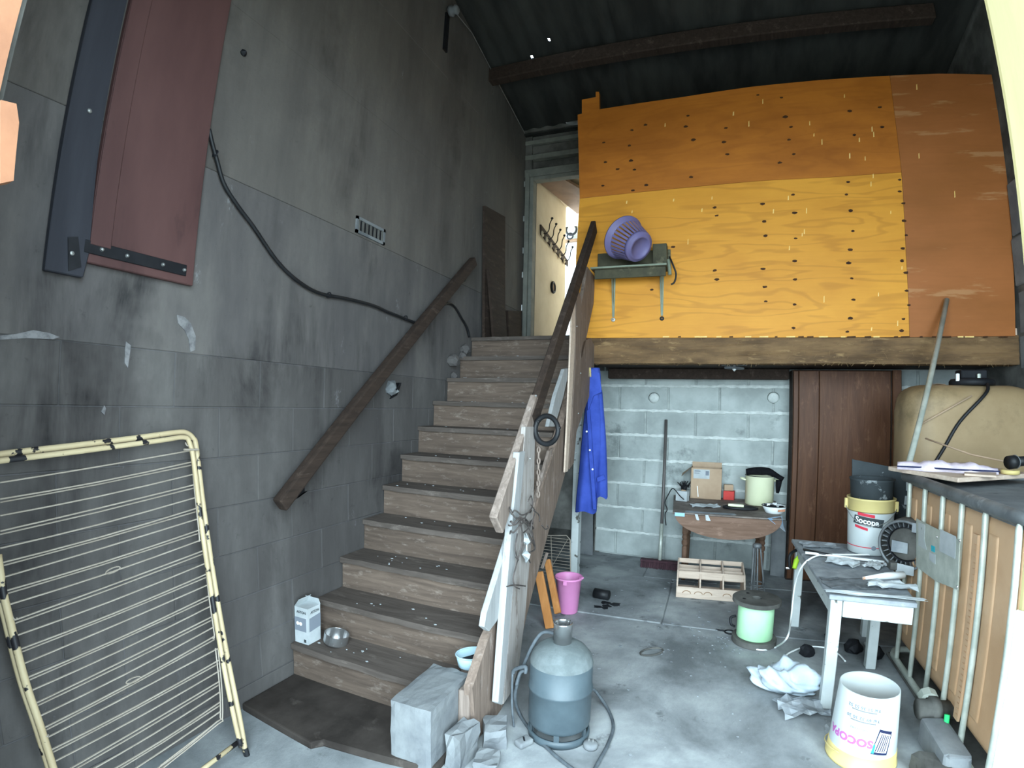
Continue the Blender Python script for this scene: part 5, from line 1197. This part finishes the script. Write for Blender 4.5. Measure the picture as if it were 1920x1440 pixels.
tr_ = thing('tape_roll', 'yellow roll of tape lying on the pale board', 'tape', tuple(p)); obj('tape', lathe(B(), [(.03, 0), (.052, 0), (.052, .024), (.03, .024)], p + V(0, 0, .001), 32, close=True), M_yellow, tr_, smooth=True); obj('core', lathe(B(), [(.026, 0), (.03, 0), (.03, .024), (.026, .024)], p + V(0, 0, .001), 24, close=True), M_card, tr_)
q0, q1 = W(1886, 872, Z=bt + .028), W(1945, 868, Z=bt + .05)
bl = thing('torch', 'black torch lying across the yellow tape roll', 'torch', tuple(p + V(.03, 0, .03)))
q0 = p + V(-.01, 0, .068); q1 = q0 + V(.16, .06, .01)
obj('head', tube(B(), [q0, q0.lerp(q1, .25), q0.lerp(q1, .32)], .028, 16, rs=[.04, .04, .033]), M_black, bl, smooth=True); obj('grip', tube(B(), [q0.lerp(q1, .32), q1], .03, 14), M_black, bl, smooth=True); obj('grey_band', torus(B(), q0.lerp(q1, .28), .038, .004, (q1 - q0), 18, 6), M_grey_rail, bl)
bm = tube(B(), [W(1887, 866, Y=3.72), W(1820, 852, Y=3.85), W(1735, 822, Y=4.1)], .006, 6)
tag(obj('cane', bm, M_card, smooth=True), 'thin brown cane lying behind the towel', 'cane')

# beige tank behind
tx0, ty0, tz1 = 1.44, 4.31, 1.855
tk = thing('water_tank', 'large rounded beige plastic tank behind the caged container', 'tank', (1.9, 4.35, 0))
bm = box(B(), (tx0, ty0, .3), (2.44, 4.80, tz1)); bevel(bm, .20, 7)
obj('tank_body', bm, M_tank, tk, smooth=True)
obj('tank_foot', box_((tx0 + .1, ty0 + .1, .002), (2.36, 4.72, .32)), M_conc_dark, tk)
obj('manhole_lid', lathe(B(), [(0, .05), (.15, .05), (.165, .03), (.165, 0), (0, 0)], V(2.0, 4.55, tz1), 30), M_iron, tk, smooth=True)
obj('pump_box', bevel(box_((1.90, 4.50, tz1 + .05), (2.10, 4.62, tz1 + .12)), .008, 1), M_iron, tk)
for dx, mt in ((.0, M_whiteprint), (.16, M_galv)): obj('fitting', lathe(B(), [(0, 0), (.014, 0), (.014, .055), (0, .06)], V(1.86 + dx, 4.47, tz1 + .03), 10), mt, tk)
sy = ty0 - .004
bm = tube(B(), catmull([V(2.06, 4.46, tz1 + .03), W(1850, 735, Y=sy - .01), W(1800, 790, Y=sy - .008), W(1770, 840, Y=sy - .008), W(1745, 880, Y=sy - .008)], 6), .013, 8)
tag(obj('black_hose', bm, M_black, smooth=True), 'black hose hanging down the front of the beige tank', 'hose')
bm = tube(B(), [W(1822, 742, Y=sy - .02), W(1722, 798, Y=sy - .02)], .006, 6)
tag(obj('dowel', bm, M_card, smooth=True), 'thin wooden rod leaning on the front of the beige tank', 'rod')
tag(obj('leather_scrap', sheet(B(), V(1.74, 4.58, tz1 + .002), .12, .08, .4, .012, 4, seed=41), M_card), 'tan scrap lying on top of the beige tank', 'scrap')
# leaning metal pole
pa, pb_ = W(1705, 865, Y=3.90), W(1775, 562, Y=4.685)
pd = (pb_ - pa); pa2 = pa - pd * (pa.z - .01) / pd.z * .0
tag(obj('metal_pole', tube(B(), [pa - pd * .02, pa, pb_], .021, 14), M_galv, smooth=True), 'long grey metal pole leaning against the loft beam', 'pole')

# brown board panel behind the work table
bx0, bx1, byy = .735, 1.66, 5.40
bp_ = thing('wardrobe', 'tall brown varnished wardrobe under the loft beside the table', 'wardrobe', ((bx0 + bx1) / 2, byy + .2, 0))
obj('carcass', bevel(box_((bx0, byy, .0), (bx1 + .08, byy + .22, 2.03)), .006, 1), M_darkwood, bp_)
for i, (a, b) in enumerate(((.01, .055), (.06, .245), (.25, .90))): obj('board', bevel(box_((bx0 + a, byy - .018 - .002 * (i % 2), .02), (bx0 + b, byy + .001, 2.02)), .004, 1), M_brownboardw, bp_)
obj('right_stile', bevel(box_((bx1 - .01, byy - .03, .02), (bx1 + .07, byy, 2.03)), .005, 1), M_brownboardw, bp_)
obj('rail', bevel(box_((bx1 - .01, byy - .036, 1.55), (bx1 + .07, byy - .029, 1.6)), .002, 1), M_brownboardw, bp_)
# lamp fitting under the beam, bosses on the wall
p = W(1377, 690, Y=5.1); p.z = 2.035
lf = thing('lamp_fitting', 'small broken pale lamp fitting under the loft floor', 'lamp', tuple(p))
obj('base_plate', bevel(box_(p + V(-.12, -.05, .01), p + V(.12, .05, .04)), .008, 1), M_conc_block, lf); obj('frame', torus(B(), p + V(0, 0, -.012), .10, .012, (0, 0, 1), 20, 6, sx=1.1, sy=.45), M_conc_block, lf, smooth=True); obj('bulb', lathe(B(), [(0, -.045), (.018, -.03), (.02, 0), (0, .02)], p, 12), M_whiteprint, lf, smooth=True)
for i, (x, y) in enumerate(((1225, 746), (1450, 746))):
    w_ = W(x, y, Y=5.66); w_.y = YBU(w_.x)
    obj('plaster_boss', lathe(B(), [(0, .035), (.03, .033), (.05, .02), (.062, 0), (0, 0)], w_, 22, (0, -1, -.2)), M_mortar, wb, smooth=True)

# ---------------------------------------------------------------- shelf with basket on the plywood
SZ = 2.86
sh = thing('wall_shelf', 'small dark painted shelf on grey brackets on the plywood', 'shelf', (-.74, 4.6, SZ))
s0, s1 = W(1108, 506, Z=SZ), W(1250, 498, Z=SZ); sy0 = (s0.y + s1.y) / 2
xs0, xs1 = s0.x, s1.x
obj('shelf_board', bevel(box_((xs0, sy0, SZ), (xs1, YP - .007, SZ + .018)), .003, 1), M_shelf, sh)
obj('front_lip', box_((xs0 - .005, sy0 - .006, SZ + .008), (xs1, sy0, SZ + .022)), M_bracket, sh)
obj('back_board', bevel(box_((xs0 + .02, YP - .028, SZ + .018), (xs1 + .02, YP - .008, SZ + .20)), .003, 1), M_shelf, sh)
obj('front_apron', bevel(box_((xs0 + .03, sy0 + .012, SZ - .085), (xs1 - .01, sy0 + .03, SZ - .001)), .003, 1), M_shelf, sh)
obj('end_block', bevel(box_((xs1 - .13, YP - .12, SZ + .018), (xs1 - .005, YP - .028, SZ + .23)), .004, 1), M_shelf, sh)
for x in (-.90, -.46):
    bm = slab(B(), [V(x - .018, sy0 + .06, SZ - .001), V(x + .018, sy0 + .06, SZ - .001), V(x + .018, YP - .007, SZ - .001), V(x - .018, YP - .007, SZ - .001)], (0, 0, -.006))
    slab(bm, [V(x - .02, YP - .013, SZ - .006), V(x + .02, YP - .013, SZ - .006), V(x + .010, YP - .013, SZ - .40), V(x - .010, YP - .013, SZ - .40)], (0, .006, 0))
    slab(bm, [V(x, sy0 + .08, SZ - .007), V(x, YP - .012, SZ - .007), V(x, YP - .012, SZ - .30)], (.004, 0, 0))
    obj('shelf_bracket', bm, M_bracket, sh)
    obj('screw_washer', lathe(B(), [(.005, .006), (.018, .005), (.02, 0), (.005, 0)], V(x, YP - .012, SZ - .425), 14, (0, -1, 0), close=True), M_bolt if x < -.6 else M_iron, sh)
bm = tube(B(), catmull([V(xs1 + .02, sy0 + .08, SZ + .10), V(xs1 + .05, sy0 + .05, SZ + .02), V(xs1 + .075, sy0 + .06, SZ - .06), V(xs1 + .06, sy0 + .07, SZ - .13), V(xs1 + .03, sy0 + .07, SZ - .15)], 5), .008, 7); obj('strap', bm, M_black, sh, smooth=True)
bm = tube(B(), [V(xs1 + .01, sy0 + .10, SZ + .08), V(xs1 + .02, sy0 + .09, SZ - .06)], .016, 8); obj('hook_plate', bm, M_bracket, sh)
# purple basket lying on its side: base towards the viewer, mouth to the back left
ba_ = V(.62, -.45, -.52).normalized(); bc = V(-.69, 4.45, SZ + .208)
bk = thing('laundry_basket', 'purple slotted plastic basket tipped over on the small shelf', 'basket', (bc.x, bc.y, SZ + .02))
NB = 30
prof = lambda h: .135 + (.19 - .135) * h       # radius, h: 0 base .. 1 mouth
HL = .23
at_ = lambda h: bc + ba_ * (HL * (.5 - h))
obj('base_disc', lathe(B(), [(0, 0), (.085, 0), (.087, .012), (.112, .012), (.115, 0), (.130, 0), (.138, -.010), (.138, -.035), (.130, -.035), (.128, -.010), (0, -.008)], at_(0), 40, ba_), M_purple, bk, smooth=True)
obj('upper_band', lathe(B(), [(prof(.78), -HL * .78), (prof(1), -HL), (prof(1) + .012, -HL), (prof(1) + .012, -HL - .012), (prof(1) - .006, -HL - .012), (prof(.78) - .005, -HL * .78)], at_(0), 44, ba_, close=True), M_purple, bk, smooth=True)
u_ = ba_.orthogonal().normalized(); w3 = ba_.cross(u_)
for i in range(NB):
    a0 = 2 * PI * i / NB; rib = []
    for h in (.13, .80):
        for da in (-.062, .062):
            a = a0 + da; rib.append(at_(0) - ba_ * (HL * h) + (u_ * math.cos(a) + w3 * math.sin(a)) * prof(h))
    c0_ = (u_ * math.cos(a0) + w3 * math.sin(a0))
    obj('rib', slab(B(), [rib[0], rib[1], rib[3], rib[2]], -c0_ * .005), M_purple, bk)

# ---------------------------------------------------------------- upturned pail, bag and rubbish on the floor
PR0, PR1, PH = .158, .136, .365
pcx = W(1631, 1284, Z=PH); pcx.z = 0
up_ = thing('upturned_pail', 'white paint pail with a pale yellow rim standing upside down on the floor', 'pail', tuple(pcx))
pr2 = lambda z: PR0 + (PR1 - PR0) * z / PH
obj('pail_body', lathe(B(), [(pr2(.07), .07), (pr2(PH), PH), (PR1 - .004, PH + .003), (PR1 - .008, PH - .006), (0, PH - .010), (0, PH - .014), (PR1 - .02, PH - .012), (pr2(.07) - .004, .07)], pcx, 48), M_pail, up_, smooth=True)
obj('rim_band', lathe(B(), [(PR0 - .004, .002), (PR0 + .007, .002), (PR0 + .006, .014), (PR0 + .002, .018), (pr2(.072) + .002, .075), (pr2(.07) - .004, .075)], pcx, 48, close=True), M_yellow, up_, smooth=True)
pa_ = math.atan2(-pcx.y, -pcx.x) - .17
obj('bail_handle', tube(B(), [pcx + V(math.cos(pa_ + t) * (PR0 + .012), math.sin(pa_ + t) * (PR0 + .012), .04 + .03 * math.cos(t / 1.5 * PI / 2)) for t in [-1.5 - .8 + .1 * i for i in range(20)]], .003, 6), M_yellow, up_, smooth=True)
def pailtext(s, size, ang, z, mt, bold=.0008, nm='lettering'):
    bm = textmesh(s, size, bold, spacing=1.05); 
    for v in bm.verts:
        x, y = -v.co.x, -v.co.y; a = pa_ + ang + x / PR1; zz = z + y; r = pr2(zz) + .0012
        v.co = pcx + V(math.cos(a) * r, math.sin(a) * r, zz)
    return obj(nm, bm, mt, up_)
def pailquad(nm, pts, mt, lift=.0015):
    bm = B(); vs = []
    n = 6
    rows_ = []
    for k in range(n + 1):
        t = k / n; l = [pts[0][i] + (pts[3][i] - pts[0][i]) * t for i in (0, 1)]; r_ = [pts[1][i] + (pts[2][i] - pts[1][i]) * t for i in (0, 1)]
        row = []
        for q in range(n + 1):
            s_ = q / n; a = pa_ + l[0] + (r_[0] - l[0]) * s_; z = l[1] + (r_[1] - l[1]) * s_; r2_ = pr2(z) + lift
            row.append(bm.verts.new(pcx + V(math.cos(a) * r2_, math.sin(a) * r2_, z)))
        rows_.append(row)
    for a_, b_ in zip(rows_, rows_[1:]):
        for q in range(n): bm.faces.new([a_[q], a_[q + 1], b_[q + 1], b_[q]])
    return obj(nm, bm, mt, up_)
pailtext('SOCOPA', .05, -.27, .165, M_purpleprint, .0026)
pailtext('Tél 51 36 52 52', .021, .10, .318, M_greyprint)
pailtext('Tél 49 32 30 30', .021, .10, .268, M_greyprint)
for q_ in (.294, .243): pailquad('small_print_line', [(-.28, q_), (.50, q_), (.50, q_ + .006), (-.28, q_ + .006)], M_conc_block, .0012)
pailtext('SUD LOIRE', .015, .02, .215, M_greyprint, .0)
pailquad('emblem_outline', [(.44, .105), (.96, .095), (1.10, .205), (.64, .225)], M_navy, .0012)
pailquad('emblem_field', [(.475, .117), (.925, .107), (1.045, .193), (.655, .211)], M_whiteprint, .0018)
pailquad('emblem_corner', [(.455, .110), (.53, .108), (.56, .150), (.50, .152)], M_teal, .0024)
for i in range(5):
    t = .17 + i * .16; x0, x1 = .47 + .44 * t, .65 + .38 * t
    pailquad('emblem_stripe', [(x0, .120 - .01 * t), (x0 + .034, .120 - .01 * t), (x1 + .034, .205 - .018 * t), (x1, .205 - .018 * t)], M_navy, .0024)
bm = B(); rr = random.Random(5); c_ = V(.50, 3.20, 0)
bmesh.ops.create_icosphere(bm, subdivisions=4, radius=1)
for v in bm.verts:
    d = v.co.copy(); k = 1 + .22 * math.sin(d.x * 5 + d.y * 3) + .16 * math.sin(d.y * 7 - d.z * 4 + 1) + .10 * math.sin(d.x * 13 + d.z * 11)
    v.co = c_ + V(d.x * .17 * k, d.y * .11 * k, max(.002, (d.z * .5 + .45) * .15 * k))
tag(obj('plastic_bag', bm, mat('white_bag', '#bac5cd', '#a8b4bd', 8, bump=.3, rough=.5), smooth=True), 'crumpled white plastic bag on the floor by the work table', 'bag')
bm = tube(B(), [F0(1490, 1275, .06), F0(1522, 1293, .05)], .008, 8)
tag(obj('white_stick', bm, M_whiteprint, smooth=True), 'short white stick lying over the plastic bag', 'stick')
tag(obj('torn_card', sheet(B(), V(.55, 2.98, .004), .26, .2, .3, .05, 6, seed=51), M_greypaper), 'torn dirty cardboard on the floor in front of the plastic bag', 'cardboard')
chunk('plaster_chunk', 'broken pale plaster lump beside the leg of the work table', (.66, 2.74, .002), (.76, 2.83, .05), 15, .5)
chunk('plaster_chunk', 'grey broken lump on the floor right of the upturned pail', (1.0, 2.42, .002), (1.13, 2.56, .09), 16, .2, M_conc_dark)
for i, (x, y, r) in enumerate(((1512, 1228, .05), (1600, 1222, .06), (1640, 1232, .055), (1560, 1200, .05))):
    p = F0(x, y, 0); bm = B(); bmesh.ops.create_icosphere(bm, subdivisions=2, radius=r); rough(bm, r * .15)
    for v in bm.verts: v.co = v.co * 1.0 + p + V(0, 0, r * .5); v.co.z = max(.002, v.co.z)
    tag(obj('coal_lump', bm, M_iron), ('dark lump on the floor just behind the plastic bag', 'dark lump in the middle under the work table', 'dark lump on the floor near the container under the work table', 'dark lump far under the work table')[i], 'lump', 'dark lumps under the work table')
p = F0(1368, 1185, .006)
bm = torus(B(), p, .035, .005, (0, 0, 1), 22, 6); tube(bm, [p + V(-.03, .01, 0), p + V(-.10, .02, 0)], .006, 6)
tag(obj('iron_ring', bm, M_iron, smooth=True), 'small black iron ring with a shank lying on the floor', 'ring')
bm = B(); rr = random.Random(2); p = F0(1138, 1137, .004)
for i in range(7):
    q = p + V(rr.uniform(-.07, .07), rr.uniform(-.09, .09), 0)
    slab(bm, [q + V(math.cos(a) * rr.uniform(.02, .05), math.sin(a) * rr.uniform(.015, .035), 0) for a in [k * PI / 4 for k in range(8)]], (0, 0, .003 + i * .0006))
tag(obj('tar_scraps', bm, M_iron, kind='stuff'), 'black tar scraps stuck on the floor right of the pink bucket', 'scraps')
bm = torus(B(), F0(1222, 1222, .008), .09, .006, (0, 0, 1), 16, 5, sx=1, sy=.5)
for v in list(bm.verts):
    if v.co.y < F0(1222, 1222).y - .012: pass
tag(obj('rubber_band_loop', bm, M_conc_dark, smooth=True), 'thin dark loop lying on the open floor', 'loop')
bm = B(); rr = random.Random(77)
for i in range(150):
    x, y = rr.uniform(-.95, .6), rr.uniform(2.1, 5.4)
    if y < 3.0 and x > .45: continue
    if rr.random() < .4: x = rr.gauss(.05, .22); y = rr.gauss(3.9, .25)
    s = rr.uniform(.003, .012) * (1.3 if rr.random() < .1 else 1); a0 = rr.uniform(0, 6)
    slab(bm, [V(x + math.cos(a0 + k * 1.57) * s * rr.uniform(.5, 1.3), y + math.sin(a0 + k * 1.57) * s * rr.uniform(.4, 1.1), .0045) for k in range(4)], (0, 0, rr.uniform(.001, .004)))
tag(obj('litter', bm, M_greypaper, kind='stuff'), 'pale chips and crumbs scattered over the concrete floor', 'litter')
bm = B(); rr = random.Random(78)
for i in range(70):
    k = rr.randrange(11); x = rr.uniform(-2.1, -1.3); y = ny[k] + rr.uniform(.02, .2); s = rr.uniform(.003, .011)
    slab(bm, [V(x + math.cos(q_ * 1.57) * s, y + math.sin(q_ * 1.57) * s * .7, nz[k] + .001) for q_ in range(4)], (0, 0, .002))
tag(obj('step_litter', bm, M_paper, kind='stuff'), 'pale paint flakes and crumbs on the stair treads', 'litter')
